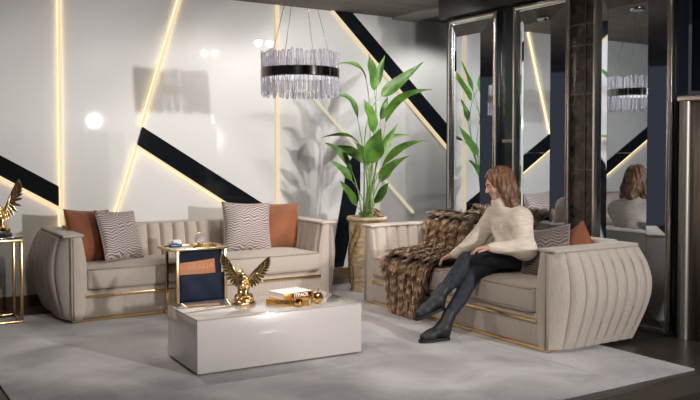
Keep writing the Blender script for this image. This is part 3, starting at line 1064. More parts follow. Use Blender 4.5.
b = MB(); b.box(5.60, 5.72, 2.4, 3.97, 1.88, 3.003); struct(b.obj('wall_right_bulkhead', M_DARKW))
# steel cabinet right of the mirrors
cb = thing('steel_cabinet', 'tall brushed steel cabinet at the right edge beside the mirror', 'cabinet', (5.75, 3.50, -0.012))
b = MB(); b.rbox(-0.33, 0.35, -0.55, 0.445, 0.0, 1.80, 0.012, 3); b.obj('body', M_STEEL, cb, auto=40)
b = MB(); b.rbox(-0.355, 0.36, -0.56, 0.45, 1.80, 1.85, 0.012, 3); b.obj('top_lip', M_CHAMP, cb, auto=40)
b = MB(); b.lathe([(0.045, 0.0), (0.045, 1.80)], 24, Matrix.Translation((-0.335, 0.385, 0))); b.obj('corner_post', mat('bright_steel', (0.27, 0.25, 0.23), 0.45, 1.0), cb, auto=60)
b = MB(); b.rbox(-0.335, -0.32, -0.5, 0.25, 0.05, 0.62, 0.004, 2); b.obj('lower_panel', mat('dark_glass_panel', (0.03, 0.03, 0.032), 0.15), cb, auto=40)

# ================================================================== CHANDELIER
ch = thing('chandelier', 'round crystal rod chandelier with a black chrome band above the rug', 'chandelier', (3.238, 5.963, 1.864))
RC = 0.305
b = MB()
prof = [(RC - 0.020, 0.156), (RC + 0.018, 0.156), (RC + 0.022, 0.160), (RC + 0.022, 0.228), (RC + 0.018, 0.232), (RC - 0.020, 0.232), (RC - 0.020, 0.156)]
b.lathe(prof, 72, caps=False); b.obj('band', M_BLACKCHROME, ch, auto=40)
b = MB(); b.lathe([(RC - 0.03, 0.160), (RC - 0.022, 0.160), (RC - 0.022, 0.225), (RC - 0.03, 0.225), (RC - 0.03, 0.160)], 64, caps=False)
b.obj('led_ring', mat('cool_led', (1, 1, 1), 0.5, emit=(0.90, 0.92, 1.0), estr=0.5), ch, auto=40)
cme = {}
for tier, (z0, z1) in enumerate(((0.230, 0.372), (0.0, 0.158))):
    for v_ in range(4):
        b = MB()
        L_ = (z1 - z0) * (1.0 - 0.05 * v_)
        rr = random.Random(v_ + 10 * tier)
        w = 0.0165
        pr_ = [(w * math.cos(a), w * 0.8 * math.sin(a)) for a in (0, PI / 3, 2 * PI / 3, PI, 4 * PI / 3, 5 * PI / 3)]
        tw = rr.uniform(-0.5, 0.5)
        vs = []
        for (zz, sc_, an) in ((0.0, 0.72, tw), (0.16, 1.0, tw * 0.6), (1.0, 0.92, 0)):
            z = -L_ + zz * L_ if tier else L_ - zz * L_
            for x, y in pr_:
                vs.append((sc_ * (x * math.cos(an) - y * math.sin(an)), sc_ * (x * math.sin(an) + y * math.cos(an)), z))
        fs = [(0, 1, 2, 3, 4, 5), (12, 13, 14, 15, 16, 17)]
        for i in range(2):
            for j in range(6):
                fs.append((i * 6 + j, i * 6 + (j + 1) % 6, i * 6 + 6 + (j + 1) % 6, i * 6 + 6 + j))
        b.add(vs, fs)
        cme[(tier, v_)] = b.mesh('crystal_rod', M_CRYSTAL)
    nr = 50
    for i in range(nr):
        a = 2 * PI * (i + 0.5 * tier) / nr
        rr_ = RC + random.uniform(-0.012, 0.010)
        o = link('crystal_rod', cme[(tier, random.randrange(4))], ch, (rr_ * math.cos(a), rr_ * math.sin(a), 0.2310 if tier == 0 else 0.1570),
                 (random.uniform(-0.09, 0.09), random.uniform(-0.05, 0.05), a + random.uniform(-0.4, 0.4)))
for k in range(4):
    a = R(35 + 90 * k)
    b = MB(); b.tube([((RC - 0.01) * math.cos(a), (RC - 0.01) * math.sin(a), 0.238), (0.05 * math.cos(a), 0.05 * math.sin(a), 1.105)], 0.0022, 6)
    b.obj('suspension_wire', M_CHROME, ch, smooth=True)
b = MB(); b.lathe([(0.075, 1.100), (0.078, 1.104), (0.078, 1.132), (0.070, 1.139)], 32); b.obj('canopy', M_CHROME, ch, auto=40)


# ================================================================== CEILING SPOTS (some seen mirrored in the glossy wall, others added as fill)
def ceil_spot(label, x, y, targets, energy, spot=70, soft=0.035, color=WARM):
    o = thing('ceiling_spotlight', label, 'spotlight', (x, y, 2.93), 0, 'twin ceiling spotlights')
    b = MB(); b.rbox(-0.15, 0.15, -0.07, 0.07, 0.045, 0.072, 0.004, 2); b.obj('housing', M_CHROME, o, auto=40)
    for s_, tg in zip((-1, 1), targets):
        b = MB(); b.lathe([(0.035, 0.045), (0.045, 0.02), (0.046, 0.0), (0.040, 0.0), (0.036, 0.012)], 24, Matrix.Translation((s_ * 0.085, 0, 0)), caps=False)
        h = b.obj('lamp_head', M_CHROME, o, auto=40)
        b = MB(); b.lathe([(0.036, 0.010), (0.036, 0.014)], 20, Matrix.Translation((s_ * 0.085, 0, 0))); b.obj('lens', M_SPOTFACE, h)
        if tg:
            l_ = lamp('spot_beam', 'SPOT', (x + s_ * 0.085, y, 2.915), tg, energy, color, soft, spot, 0.35)
            l_.parent = o
            l_.matrix_parent_inverse = Matrix.Translation((x, y, 2.93)).inverted()
    return o


ceil_spot('twin ceiling spotlight above the left end of the rug', 1.92, 6.30, ((3.6, 5.0, 0.3), (2.2, 5.2, 0.0)), 85)
ceil_spot('twin ceiling spotlight beside the chandelier canopy', 3.85, 6.30, ((4.2, 5.0, 0.4), (2.6, 7.3, 0.4)), 45)
ceil_spot('twin ceiling spotlight above the near sofa', 4.75, 4.30, ((4.3, 7.5, 1.4), (3.2, 7.5, 0.6)), 150, 62, 0.025)
ceil_spot('added twin fill spotlight over the front left of the rug', 1.35, 3.25, ((2.2, 7.2, 0.5), (4.3, 4.9, 0.8)), 165, 66)  # added pair, brightens the far sofa and the woman
ceil_spot('added twin fill spotlight above the basket planter', 4.95, 5.75, ((5.2, 7.95, 1.2), (4.9, 7.95, 0.8)), 60, 100, 0.05, NEUT)  # added pair to fill the white wall behind the plant
ceil_spot('twin ceiling spotlight in the gap between the mirrors and the white wall', 6.05, 6.98, ((5.9, 7.95, 0.9), (6.2, 7.95, 0.6)), 42, 110, 0.12, NEUT)
ceil_spot('added twin fill spotlight over the front right of the rug', 2.95, 3.55, ((3.9, 4.9, 0.5), (2.2, 5.0, 0.2)), 52, 70)  # added fill for the rug and coffee table


def flood(label, x, y, z, power, aim, cone):
    o = thing('globe_lamp', label, 'lamp', (x, y, -0.108), 0, 'lit globe lamps mirrored in the white wall')
    zz = z + 0.108
    MB().sphere((0, 0, zz), 0.125, 24, 16).obj('globe', M_BULB, o, smooth=True)
    lamp('globe_light', 'SPOT', (x, y + 0.22, z), aim, power, NEUT, 0.12, cone, 0.9)
    MB().tube([(0, 0, 0.02), (0, 0, zz - 0.12)], 0.014, 10).obj('pole', M_BLACKCHROME, o, smooth=True)
    MB().lathe([(0.16, 0.0), (0.16, 0.012), (0.02, 0.025)], 28).obj('base', M_BLACKCHROME, o, auto=40)
    return o


flood('lit globe lamp mirrored above the left pillows', 5.05, -3.7, 2.16, 2050, (2.75, 7.9, 0.7), 47)
flood('lit globe lamp mirrored above the middle of the far sofa', 6.28, 0.95, 2.05, 50, (1.5, 7.9, 1.6), 50)

# ================================================================== PLANT
pt = thing('basket_planter', 'pale woven cane basket planter standing between the two sofas', 'planter', (4.545, 6.945, -0.010))
pt_h = 0.765
b = MB()
n = 56
vs = []; fs = []
nzp = 26
for i in range(nzp + 1):
    z = 0.002 + (pt_h - 0.03) * i / nzp
    for j in range(n):
        a = 2 * PI * j / n
        r_ = 0.165 + 0.022 * z / pt_h + 0.004 * (math.cos(14 * a) > 0) * (1 if i % 2 else -1)
        vs.append((r_ * math.cos(a), r_ * math.sin(a), z))
for i in range(nzp):
    for j in range(n):
        fs.append((i * n + j, i * n + (j + 1) % n, (i + 1) * n + (j + 1) % n, (i + 1) * n + j))
fs.append(tuple(range(n)))
b.add(vs, fs); b.obj('basket_wall', M_CANE, pt, auto=60)
b = MB(); b.lathe([(0.184, pt_h - 0.045), (0.205, pt_h - 0.038), (0.212, pt_h - 0.018), (0.200, pt_h), (0.176, pt_h - 0.004), (0.172, pt_h - 0.04)], 40, caps=False); b.obj('rim', M_CANE, pt, auto=60)
rnd = random.Random(12)
b = MB()
for k in range(7):
    a0 = rnd.uniform(0, 2 * PI); sp_ = rnd.choice((-1, 1)) * rnd.uniform(0.6, 1.5)
    z0 = rnd.uniform(0.02, 0.3)
    pts = []
    for i in range(16):
        t = i / 15; a = a0 + sp_ * t + 0.15 * math.sin(9 * t)
        r_ = 0.180 + 0.02 * t
        pts.append((r_ * math.cos(a), r_ * math.sin(a), z0 + (pt_h - 0.06 - z0) * t))
    b.tube(pts, 0.008, 6)
b.obj('vine_lattice', M_CANE_D, pt, smooth=True)
b = MB()
for k in range(3):
    pts = []
    for i in range(20):
        t = i / 19; a = -1.1 + 2.6 * t + 0.3 * k
        r_ = 0.14 - 0.03 * k
        pts.append((r_ * math.cos(a), r_ * math.sin(a), pt_h + 0.005 + 0.05 * math.sin(PI * t) + 0.012 * math.sin(13 * t + k)))
    b.tube(pts, 0.014, 7)
b.obj('twisted_vine', M_CANE_D, pt, smooth=True)
b = MB(); b.lathe([(0.168, pt_h - 0.075), (0.168, pt_h - 0.055), (0.08, pt_h - 0.045)], 28); b.obj('soil', M_SOIL, pt, auto=60)

pl = thing('potted_plant', 'tall green bird of paradise plant growing from the cane basket', 'plant', (4.545, 6.945, pt_h - 0.055))
LEAVES = [
    ((4.62, 6.93, 2.04), (4.58, 6.93, 2.22), (4.55, 6.92, 2.40), 0.173),
    ((4.70, 7.00, 2.09), (4.75, 7.03, 2.24), (4.83, 7.04, 2.42), 0.082),
    ((4.58, 7.02, 2.15), (4.43, 6.96, 2.28), (4.21, 6.96, 2.29), 0.065),
    ((4.74, 6.97, 1.99), (4.90, 6.93, 2.12), (5.17, 6.83, 2.35), 0.124),
    ((4.72, 6.86, 1.72), (4.78, 6.70, 1.95), (5.00, 6.45, 2.03), 0.085),
    ((4.47, 7.01, 1.76), (4.38, 7.01, 1.94), (4.25, 7.04, 1.98), 0.080),
    ((4.52, 6.80, 1.61), (4.47, 6.80, 1.78), (4.42, 6.81, 1.93), 0.180),
    ((4.76, 7.01, 1.75), (4.80, 7.01, 1.87), (4.85, 7.02, 1.99), 0.083),
    ((4.47, 6.76, 1.30), (4.47, 6.71, 1.46), (4.50, 6.63, 1.64), 0.205),
    ((4.69, 6.92, 1.38), (4.79, 6.95, 1.51), (4.93, 6.96, 1.70), 0.113),
    ((4.62, 6.78, 1.27), (4.72, 6.61, 1.45), (4.88, 6.39, 1.52), 0.075),
    ((4.83, 7.02, 1.54), (4.97, 7.04, 1.58), (5.18, 7.04, 1.59), 0.045),
    ((4.61, 6.79, 1.14), (4.67, 6.69, 1.27), (4.79, 6.56, 1.37), 0.085),
    ((4.65, 6.87, 1.11), (4.75, 6.88, 1.23), (4.85, 6.88, 1.32), 0.112),
    ((4.52, 6.96, 1.30), (4.43, 7.08, 1.41), (4.29, 7.23, 1.48), 0.115),
    ((4.60, 7.16, 1.47), (4.52, 7.33, 1.59), (4.32, 7.50, 1.56), 0.045),
    ((4.41, 7.03, 1.22), (4.31, 7.10, 1.41), (4.19, 7.18, 1.50), 0.085),
    ((4.36, 6.94, 1.12), (4.25, 6.95, 1.23), (4.13, 6.97, 1.32), 0.105),
    ((4.40, 6.91, 0.87), (4.27, 6.87, 1.01), (4.15, 6.83, 1.13), 0.091),
    ((4.50, 6.73, 0.90), (4.52, 6.66, 1.01), (4.56, 6.58, 1.11), 0.112),
    ((4.49, 6.86, 1.27), (4.43, 6.88, 1.41), (4.36, 6.90, 1.51), 0.131)]
PB = Vector((4.545, 6.945, pt_h - 0.055))
for k, (p0, p1, p2, w) in enumerate(LEAVES):
    rr = random.Random(k)
    p0, p1, p2 = (Vector(p) - PB for p in (p0, p1, p2))
    ctrl = p1 * 2 - (p0 + p2) / 2
    vs = []; fs = []
    nl = 16
    view = Vector((0.05 + rr.uniform(-.4, .4), -1.0, 0.25 + rr.uniform(-.2, .5))).normalized()
    for i in range(nl + 1):
        t = i / nl
        c = p0 * (1 - t) ** 2 + ctrl * 2 * t * (1 - t) + p2 * t * t
        d = ((ctrl - p0) * (1 - t) + (p2 - ctrl) * t).normalized()
        s_ = d.cross(view).normalized(); nn = s_.cross(d).normalized()
        ww = w / 2 * (math.sin(PI * min(1, t * 0.97 + 0.02) ** 0.72) ** 1.05 + 0.02) * 1.02
        wav = 0.05 * w * math.sin(t * 11 + k)
        for q in (-1, -0.5, 0, 0.5, 1):
            vs.append(c + s_ * ww * q + nn * (abs(q) * ww * 0.32 + wav * q))
        for q in (1, 0.5, 0, -0.5, -1):
            vs.append(c + s_ * ww * q * 0.99 + nn * (abs(q) * ww * 0.32 + wav * q) - nn * 0.0022)
    for i in range(nl):
        for j in range(10):
            a = i * 10 + j; b2 = i * 10 + (j + 1) % 10
            fs.append((a, b2, b2 + 10, a + 10))
    fs.append(tuple(range(10))); fs.append(tuple(range(nl * 10, nl * 10 + 10)))
    mb = MB(); mb.add(vs, fs)
    mb.obj('leaf', M_LEAF, pl, auto=60)
    a = rr.uniform(0, 2 * PI); r0 = rr.uniform(0.02, 0.07)
    base = Vector((r0 * math.cos(a), r0 * math.sin(a), -0.012))
    d0 = (ctrl - p0).normalized()
    mid = base.lerp(p0, 0.55) + Vector((0, 0, 0.06)) - d0 * 0.03
    pts = []
    for i in range(13):
        t = i / 12
        c2 = p0 - d0 * (p0 - base).length * 0.3
        pts.append(base * (1 - t) ** 3 + (base + (p0 - base) * 0.33 + Vector((0, 0, 0.08))) * 3 * t * (1 - t) ** 2 + c2 * 3 * t * t * (1 - t) + p0 * t ** 3)
    mb = MB(); mb.tube(pts, [0.0085 - 0.005 * i / 12 for i in range(13)], 6)
    mb.obj('stem', M_STEM, pl, smooth=True)


# ================================================================== WOMAN
def V3(*a): return np.array(a, float)


woman = None
SHL, SHR = V3(4.565, 4.738, 0.895), V3(4.595, 5.090, 0.893)
ELL, WRL = V3(4.455, 4.585, 0.665), V3(4.225, 4.735, 0.672)
ELR, WRR = V3(4.43, 5.135, 0.675), V3(4.265, 5.225, 0.560)
HIPL, KNL, ANL = V3(4.56, 4.735, 0.560), V3(4.085, 4.845, 0.577), V3(3.80, 4.848, 0.290)
HIPR, KNR, ANR = V3(4.56, 4.925, 0.545), V3(4.105, 4.790, 0.470), V3(3.79, 4.768, 0.105)
NECK = V3(4.555, 4.922, 0.968)
HC = Vector((4.500, 4.940, 1.150))
# head frame
fwd = Vector((-0.85, 0.40, -0.34)).normalized()
rgt = fwd.cross(Vector((0, 0, 1))).normalized()
upv = rgt.cross(fwd)
HM = Matrix((rgt, fwd, upv)).transposed().to_4x4()
HM.translation = HC


HEAD = 1.08   # head size


def H(x, y, z):
    return np.array((HM @ (Vector((x, y, z)) * HEAD))[:])


def hs(*r):
    return tuple(v * HEAD for v in r)


def body():
    s = SDF((3.52, 4.42, 0.0), (4.86, 5.48, 1.34), 0.005)
    HR = HM.to_3x3()
    # torso and limbs under the clothes
    s.chain([V3(4.60, 4.83, 0.56), V3(4.62, 4.86, 0.72), V3(4.60, 4.895, 0.86)], [0.115, 0.10, 0.115], 0.05)
    s.cap(SHL, SHR, 0.05, 0.05, 0.04)
    s.chain([SHL, ELL, WRL], [0.045, 0.036, 0.024], 0.02)
    s.chain([SHR, ELR, WRR], [0.045, 0.036, 0.024], 0.02)
    s.chain([HIPL, KNL, ANL], [0.070, 0.046, 0.030], 0.02)
    s.chain([HIPR, KNR, ANR], [0.070, 0.046, 0.030], 0.02)
    s.chain([ANL, V3(3.72, 4.855, 0.228)], [0.028, 0.014], 0.01)
    s.chain([ANR, V3(3.70, 4.778, 0.050)], [0.028, 0.014], 0.01)
    s.chain([NECK, H(0, -0.025, -0.06)], [0.052, 0.046], 0.03)
    # head
    s.ell(H(0, -0.012, 0.030), hs(0.073, 0.092, 0.086), HR, 0.01)
    s.ell(H(0, 0.028, -0.030), hs(0.058, 0.060, 0.080), HR, 0.03)
    s.ell(H(0, 0.055, -0.085), hs(0.026, 0.026, 0.022), HR, 0.03)
    s.cap(H(0.048, -0.01, -0.050), H(0.014, 0.055, -0.092), 0.018, 0.016, 0.025)
    s.cap(H(-0.048, -0.01, -0.050), H(-0.014, 0.055, -0.092), 0.018, 0.016, 0.025)
    for q in (-1, 1):
        s.ell(H(q * 0.036, 0.062, -0.028), hs(0.020, 0.018, 0.020), HR, 0.02)   # cheek
        s.ell(H(q * 0.030, 0.092, 0.010), hs(0.015, 0.012, 0.009), HR, 0.010, sub=True)  # socket
        s.cap(H(q * 0.046, 0.072, 0.026), H(q * 0.012, 0.084, 0.025), 0.010, 0.010, 0.012)  # brow ridge
        s.ell(H(q * 0.029, 0.076, 0.009), hs(0.012, 0.011, 0.011), HR, 0.004)   # eyeball lid
        s.ell(H(q * 0.074, -0.012, 0.0), hs(0.010, 0.020, 0.032), HR, 0.006)    # ear
    s.chain([H(0, 0.082, 0.018), H(0, 0.100, -0.014), H(0, 0.106, -0.024)], [0.008, 0.010, 0.0105], 0.010)
    for q in (-1, 1):
        s.ell(H(q * 0.011, 0.092, -0.026), hs(0.008, 0.010, 0.007), HR, 0.006)
    s.ell(H(0, 0.083, -0.052), hs(0.021, 0.011, 0.0065), HR, 0.006)
    s.ell(H(0, 0.080, -0.064), hs(0.018, 0.012, 0.0075), HR, 0.005)
    # hands
    hand(s, WRL, V3(-0.80, 0.46, -0.10), V3(-0.10, 0.05, 1.0), 1, 0.30)
    hand(s, WRR, V3(-0.58, 0.66, -0.38), V3(-0.25, 0.25, 0.93), -1, 0.42)

    def paint(C):
        c = C - np.array(HC[:])
        loc = c @ np.array(HR) / HEAD
        m = np.zeros(len(C), int)
        lips = (np.abs(loc[:, 0]) < 0.022) & (loc[:, 1] > 0.078) & (loc[:, 2] > -0.070) & (loc[:, 2] < -0.047) & (np.abs(loc[:, 0]) < 0.024 - 0.9 * np.abs(loc[:, 2] + 0.058))
        brow = (np.abs(np.abs(loc[:, 0]) - 0.030) < 0.018) & (loc[:, 1] > 0.06) & (np.abs(loc[:, 2] - 0.030 + 0.12 * np.abs(np.abs(loc[:, 0]) - 0.026)) < 0.0045)
        lash = (np.abs(np.abs(loc[:, 0]) - 0.029) < 0.014) & (loc[:, 1] > 0.06) & (np.abs(loc[:, 2] - 0.004) < 0.0035)
        m[lips] = 1; m[brow | lash] = 2
        return m
    me = s.mesh('person', [M_SKIN, M_LIPS, M_BROW], paint=paint)
    return me


def hand(s, wr, d, up, side, curl):
    """side=+1: thumb on the +cross side"""
    d = d / np.linalg.norm(d)
    up = up - d * (up @ d); up /= np.linalg.norm(up)
    lat = np.cross(up, d) * side       # towards the thumb
    rot = Matrix((Vector(lat), Vector(d), Vector(up))).transposed()
    pc = wr + d * 0.052 + up * 0.004
    s.cap(wr - d * 0.01, wr + d * 0.03, 0.021, 0.022, 0.012)
    s.ell(pc, (0.036, 0.046, 0.0145), rot, 0.012)
    for i, (o, ln, sp) in enumerate(((0.026, 0.068, 0.14), (0.009, 0.077, 0.03), (-0.009, 0.071, -0.08), (-0.025, 0.056, -0.20))):
        kn = wr + d * (0.086 - 0.006 * abs(i - 1)) + lat * o + up * 0.004
        p = kn; ang = 0.10; rad = 0.0085 if i < 3 else 0.0075
        dd0 = d + lat * sp; dd0 /= np.linalg.norm(dd0)
        s.cap(wr + d * 0.045 + lat * o * 0.7 + up * 0.004, kn, 0.011, rad + 0.0008, 0.006)
        for sgl, inc in ((0.45, curl * 0.7), (0.31, curl), (0.24, curl * 0.8)):
            ang += inc
            q = p + (dd0 * math.cos(ang) - up * math.sin(ang)) * ln * sgl
            s.cap(p, q, rad, rad - 0.0007, 0.003)
            p = q; rad -= 0.0007
    t0 = wr + d * 0.022 + lat * 0.020
    t1 = t0 + d * 0.026 + lat * 0.026 - up * 0.004
    t2 = t1 + d * 0.028 + lat * 0.010 - up * 0.006
    t3 = t2 + d * 0.022 + lat * 0.001 - up * 0.006
    s.chain([t0, t1, t2, t3], [0.014, 0.0115, 0.0095, 0.008], 0.006)


woman = link('person', body())
tag(woman, 'person in cream sweater and dark jeans sitting with crossed legs on the sofa', 'person')

s = SDF((4.10, 4.40, 0.44), (4.92, 5.36, 1.08), 0.0065)
s.ell((4.60, 4.895, 0.825), (0.135, 0.205, 0.155), None, 0.03)
s.ell((4.605, 4.85, 0.64), (0.155, 0.205, 0.150), None, 0.06)
s.cap(SHL + V3(0, 0.02, -0.02), SHR + V3(0, -0.02, -0.02), 0.082, 0.080, 0.05)
s.chain([SHL + V3(0, 0, -0.01), ELL, WRL + V3(0.03, -0.02, 0)], [0.080, 0.074, 0.040], 0.04)
s.ell(ELL + V3(0, 0, -0.01), (0.085, 0.08, 0.075), None, 0.04)
s.chain([SHR + V3(0, 0, -0.01), ELR, WRR + V3(0.02, -0.012, 0.01)], [0.080, 0.070, 0.040], 0.04)
s.cap(WRL + V3(0.045, -0.03, 0), WRL + V3(0.012, -0.008, 0), 0.042, 0.036, 0.008)
s.cap(WRR + V3(0.035, -0.02, 0.025), WRR + V3(0.010, -0.006, 0.006), 0.040, 0.035, 0.008)
# turtle neck
s.cap(NECK + V3(0.005, 0, -0.02), NECK + V3(-0.026, 0.010, 0.040), 0.090, 0.072, 0.03)
s.ell(NECK + V3(0.0, -0.005, -0.025), (0.085, 0.145, 0.060), None, 0.05)
s.cap(NECK + V3(-0.026, 0.020, 0.026), NECK + V3(-0.026, -0.008, 0.022), 0.078, 0.078, 0.008)
# folds
for (a, b_, r_) in ((V3(4.47, 4.98, 0.78), V3(4.46, 4.84, 0.60), 0.010), (V3(4.465, 4.86, 0.80), V3(4.455, 4.76, 0.60), 0.010), (V3(4.50, 4.74, 0.76), V3(4.47, 4.66, 0.62), 0.010)):
    s.cap(a, b_, r_, r_, 0.03)
s.clip_plane((0, 0, 0.475), (0, 0, -1))
sw = link('sweater', s.mesh('sweater', M_SWEATER, smooth=2), woman)
tag(sw, 'oversized cream turtleneck sweater')

s = SDF((3.72, 4.55, 0.12), (4.86, 5.12, 0.72), 0.0065)
s.ell((4.60, 4.83, 0.555), (0.155, 0.19, 0.095), None, 0.03)
s.chain([HIPL, KNL.copy()], [0.086, 0.062], 0.03)
s.chain([HIPR, KNR.copy()], [0.084, 0.064], 0.01)
s.chain([KNL, KNL * 0.45 + ANL * 0.55 + V3(0.015, 0, 0.0), ANL + (KNL - ANL) * 0.20], [0.061, 0.056, 0.044], 0.006)
s.chain([KNR, KNR * 0.55 + ANR * 0.45 + V3(0.018, 0, -0.002), ANR + (KNR - ANR) * 0.12], [0.062, 0.058, 0.043], 0.006)
link('jeans', s.mesh('jeans', M_JEANS, smooth=1), woman)


def boot(heel, toe, ankle, shaft_top, up):
    heel = V3(*heel); toe = V3(*toe); ankle = V3(*ankle); top = V3(*shaft_top); up = V3(*up)
    d = toe - heel; ln = np.linalg.norm(d); d /= ln
    up = up - d * (up @ d); up /= np.linalg.norm(up)
    lat = np.cross(up, d)
    pts = np.array([heel, toe, ankle, top])
    s = SDF(pts.min(0) - 0.10, pts.max(0) + 0.10, 0.005)
    s.cap(heel + d * 0.03 + up * 0.045, ankle, 0.036, 0.044, 0.03)
    s.cap(ankle, top, 0.047, 0.053, 0.03)
    s.cap(ankle - up * 0.005, heel + d * ln * 0.62 + up * 0.050, 0.048, 0.040, 0.04)
    s.cap(heel + d * ln * 0.60 + up * 0.046, toe - d * 0.045 + up * 0.038, 0.041, 0.034, 0.03)
    s.clip_plane(heel + up * 0.016, -up)
    e = top - ankle; e = e / np.linalg.norm(e)
    s.clip_plane(top, e)
    o = link('boot', s.mesh('boot', M_BOOT), woman)
    # lugged sole
    b = MB()
    rows = []
    prof = [(0.0, 0.018), (0.012, 0.030), (0.05, 0.036), (0.10, 0.032), (0.16, 0.040), (0.20, 0.040), (ln - 0.03, 0.033), (ln - 0.010, 0.020), (ln, 0.008)]
    ring = [(a, w) for a, w in prof] + [(a, -w) for a, w in reversed(prof)]
    n = len(ring)
    vs = [tuple(heel + d * a + lat * w + up * h) for h in (0.0, 0.022) for a, w in ring]
    b.add(vs, [tuple(range(n)), tuple(range(2 * n - 1, n - 1, -1))] + [(i, (i + 1) % n, (i + 1) % n + n, i + n) for i in range(n)])
    for a in (0.012, 0.032, 0.052):
        pass
    b.obj('sole', M_SOLE, o, auto=40)
    # laces
    b = MB()
    for k in range(6):
        t = k / 5
        c = (ankle + d * 0.038 + up * 0.005) * (1 - t) + (top + d * 0.047 - e * 0.02) * t
        b.tube([c + lat * 0.018, c + d * 0.006, c - lat * 0.018], 0.003, 6)
    b.obj('laces', M_SOLE, o, smooth=True)
    return o


boot((3.865, 4.835, 0.225), (3.615, 4.866, 0.150), (3.812, 4.848, 0.298), (3.885, 4.848, 0.385), (-0.28, 0, 0.96))
boot((3.845, 4.755, 0.002), (3.590, 4.788, 0.002), (3.805, 4.765, 0.098), (3.878, 4.773, 0.212), (0, 0, 1))

NEAR = -1 if rgt.y > 0 else 1
# hair: parted cap with long falls on both sides and down the back
s = SDF((4.30, 4.66, 0.84), (4.84, 5.14, 1.36), 0.0055)
HR = HM.to_3x3()
s.ell(H(0, -0.020, 0.038), hs(0.093, 0.112, 0.094), HR, 0.01)


def fall(x, y, z, pts, rs):
    q = [H(x, y, z)]
    for dx in pts:
        q.append(q[0] + V3(*dx))
    s.chain(q, rs, 0.02)


# rgt axis points to the far side (+Y); near side is negative x
fall(NEAR * 0.070, -0.005, 0.035, [(0.018, -0.016, -0.08), (0.040, -0.034, -0.15), (0.040, -0.040, -0.20)], [0.030, 0.036, 0.034, 0.014])
fall(NEAR * 0.060, -0.035, 0.010, [(0.020, -0.02, -0.10), (0.040, -0.05, -0.19), (0.045, -0.065, -0.245)], [0.048, 0.052, 0.044, 0.016])
fall(-NEAR * 0.066, 0.005, 0.030, [(0.005, 0.012, -0.08), (-0.010, 0.010, -0.15), (-0.030, 0.0, -0.185)], [0.028, 0.030, 0.024, 0.010])
fall(-NEAR * 0.060, -0.030, 0.010, [(0.020, 0.02, -0.10), (0.035, 0.03, -0.17), (0.03, 0.03, -0.20)], [0.046, 0.046, 0.034, 0.014])
fall(0.0, -0.075, 0.020, [(0.035, -0.005, -0.11), (0.050, -0.012, -0.20), (0.055, -0.025, -0.25)], [0.064, 0.066, 0.052, 0.02])
s.ell(H(0, 0.122, -0.012), hs(0.068, 0.090, 0.100), HR, 0.012, sub=True)
rnd = random.Random(2)
hm = s.mesh('hair', M_HAIR, smooth=1)
# strand grooves
for v in hm.vertices:
    c = v.co
    a = math.atan2(c.y - HC.y, c.x - HC.x - 0.02)
    v.co = c + v.normal * (0.0030 * math.sin(a * 22 + 5 * noise.noise(c * 14)) + 0.004 * noise.noise(c * 24))
link('hair', hm, woman)
# eyes (looking down): thin lid line with a glint of eyeball
for q in (-1, 1):
    e = MB(); e.sphere((0, 0, 0), (0.0085, 0.004, 0.0026), 14, 8)
    o = e.obj('eye', M_EYE, woman, smooth=True)
    o.matrix_local = Matrix.Translation(HM @ (Vector((q * 0.029, 0.0850, 0.0025)) * HEAD)) @ HM.to_3x3().to_4x4()

# ================================================================== FUR THROW
fur_m = mat('brown_fur', (0.2, 0.1, 0.05), 0.75, sheen=0.3)
N, L = nodes_of(fur_m)
va = N.new('ShaderNodeVertexColor'); va.layer_name = 'fur'
L.new(va.outputs[0], N['Principled BSDF'].inputs['Base Color'])

# drape path in (x, z) from behind the backrest top to the rug, with y range per station
PATH = [(4.985, 0.60), (4.965, 0.735), (4.90, 0.775), (4.83, 0.768), (4.775, 0.70), (4.745, 0.60), (4.715, 0.51), (4.62, 0.478), (4.45, 0.474), (4.28, 0.474), (4.165, 0.465), (4.125, 0.40), (4.118, 0.28), (4.112, 0.16), (4.105, 0.065)]
Y0 = [5.66, 5.66, 5.64, 5.62, 5.58, 5.55, 5.50, 5.42, 5.36, 5.32, 5.32, 5.33, 5.38, 5.42, 5.46]
Y1 = [6.26, 6.26, 6.25, 6.24, 6.20, 6.15, 6.14, 6.12, 6.08, 6.02, 6.00, 5.96, 5.90, 5.86, 5.82]


def drape(u, w):
    f_ = u * (len(PATH) - 1); i = min(int(f_), len(PATH) - 2); t = f_ - i
    x = PATH[i][0] * (1 - t) + PATH[i + 1][0] * t
    z = PATH[i][1] * (1 - t) + PATH[i + 1][1] * t
    ya = Y0[i] * (1 - t) + Y0[i + 1] * t; yb = Y1[i] * (1 - t) + Y1[i + 1] * t
    y = ya + (yb - ya) * w
    # heavy folds
    fold = 0.045 * math.sin(PI * ((w * 4.6 + 0.16 * math.sin(u * 11)) % 1.0)) ** 0.7 - 0.02 + 0.010 * noise.noise(Vector((u * 6, w * 5, 0)))
    dx, dz = PATH[i + 1][0] - PATH[i][0], PATH[i + 1][1] - PATH[i][1]
    l = math.hypot(dx, dz)
    nx, nz = dz / l, -dx / l
    off = 0.030 + fold
    return Vector((x + nx * off, y, z + nz * off)), Vector((dx / l, 0, dz / l)), Vector((nx, 0, nz))


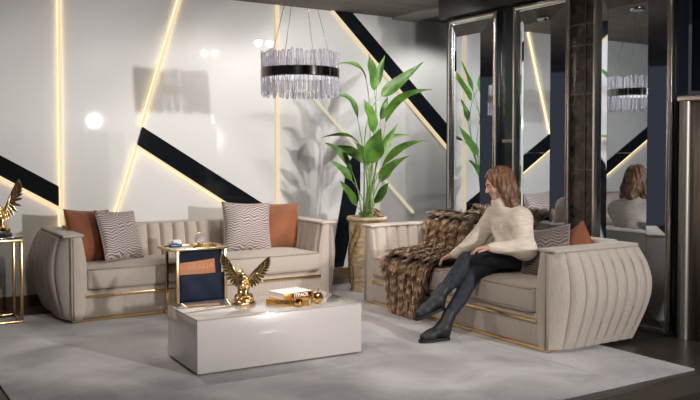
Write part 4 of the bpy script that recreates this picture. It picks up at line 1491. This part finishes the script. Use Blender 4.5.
def furcol(u, w, k, rr):
    cw = w * 4.6 + 0.16 * math.sin(u * 11) + 0.12 * noise.noise(Vector((u * 7, w * 5, 3)))
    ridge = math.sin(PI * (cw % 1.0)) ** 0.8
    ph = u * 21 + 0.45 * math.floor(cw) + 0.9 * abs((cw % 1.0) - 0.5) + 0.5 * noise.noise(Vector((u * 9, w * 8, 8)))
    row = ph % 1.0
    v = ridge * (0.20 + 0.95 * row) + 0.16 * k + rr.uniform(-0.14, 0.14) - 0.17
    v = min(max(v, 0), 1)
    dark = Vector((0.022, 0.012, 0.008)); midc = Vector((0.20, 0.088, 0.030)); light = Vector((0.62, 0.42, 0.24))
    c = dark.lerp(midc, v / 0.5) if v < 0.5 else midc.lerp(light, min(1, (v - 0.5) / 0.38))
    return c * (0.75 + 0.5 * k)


throw = thing('fur_throw', 'brown and tan fur throw draped over the back and seat of the near sofa', 'throw', (4.5, 5.8, 0.0))
TO = Vector((4.5, 5.8, 0.0))
nu, nw = 90, 34
vs = []; fs = []; cols = []
rr = random.Random(4)
for i in range(nu + 1):
    for j in range(nw + 1):
        p, t_, n_ = drape(i / nu, j / nw)
        vs.append(p - TO - n_ * 0.012); cols.append(furcol(i / nu, j / nw, 0.0, rr))
k = len(vs)
for i in range(nu + 1):
    for j in range(nw + 1):
        p, t_, n_ = drape(i / nu, j / nw)
        vs.append(p - TO - n_ * 0.022); cols.append(Vector((0.03, 0.018, 0.01)))
for s_ in (0, k):
    for i in range(nu):
        for j in range(nw):
            a = s_ + i * (nw + 1) + j
            fs.append((a, a + 1, a + nw + 2, a + nw + 1))
mb = MB(); mb.add(vs, fs)
o = mb.obj('backing', fur_m, throw, smooth=True)
ca = o.data.color_attributes.new('fur', 'FLOAT_COLOR', 'POINT')
for i, c in enumerate(cols):
    ca.data[i].color = (*c, 1)
vs = []; fs = []; cols = []
for q in range(17000):
    u = rr.random() ** 0.97; w = rr.random()
    p, t_, n_ = drape(u, w)
    ln = rr.uniform(0.05, 0.095)
    side = Vector((0, rr.uniform(-0.45, 0.45), 0))
    # tuft flow: down the drape, with a sideways comb that alternates by pelt strip
    cwf = (w * 4.6 + 0.16 * math.sin(u * 11)) % 1.0
    comb = 1.5 * (cwf - 0.5)
    d = (t_ * 0.8 + n_ * rr.uniform(0.3, 0.8) + Vector((0, comb, 0)) * 0.5 + side * 0.6).normalized()
    sd = d.cross(n_)
    if sd.length < 1e-4: continue
    sd = sd.normalized() * rr.uniform(0.005, 0.010)
    b0 = p - n_ * 0.012 - TO
    m1 = b0 + d * ln * 0.55
    m2 = b0 + (d * 0.9 - n_ * 0.28 + t_ * 0.2).normalized() * ln
    a = len(vs)
    vs += [b0 - sd, b0 + sd, m1 - sd * 0.8, m1 + sd * 0.8, m2]
    fs += [(a, a + 1, a + 3, a + 2), (a + 2, a + 3, a + 4)]
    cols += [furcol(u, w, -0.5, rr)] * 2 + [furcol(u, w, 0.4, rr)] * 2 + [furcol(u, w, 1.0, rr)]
me = bpy.data.meshes.new('fur_pile'); me.from_pydata([tuple(v) for v in vs], [], fs); me.materials.append(fur_m)
ca = me.color_attributes.new('fur', 'FLOAT_COLOR', 'POINT')
for i, c in enumerate(cols):
    ca.data[i].color = (*[max(0, x) for x in c], 1)
fo = link('fur_pile', me, throw)
fo['kind'] = 'stuff'
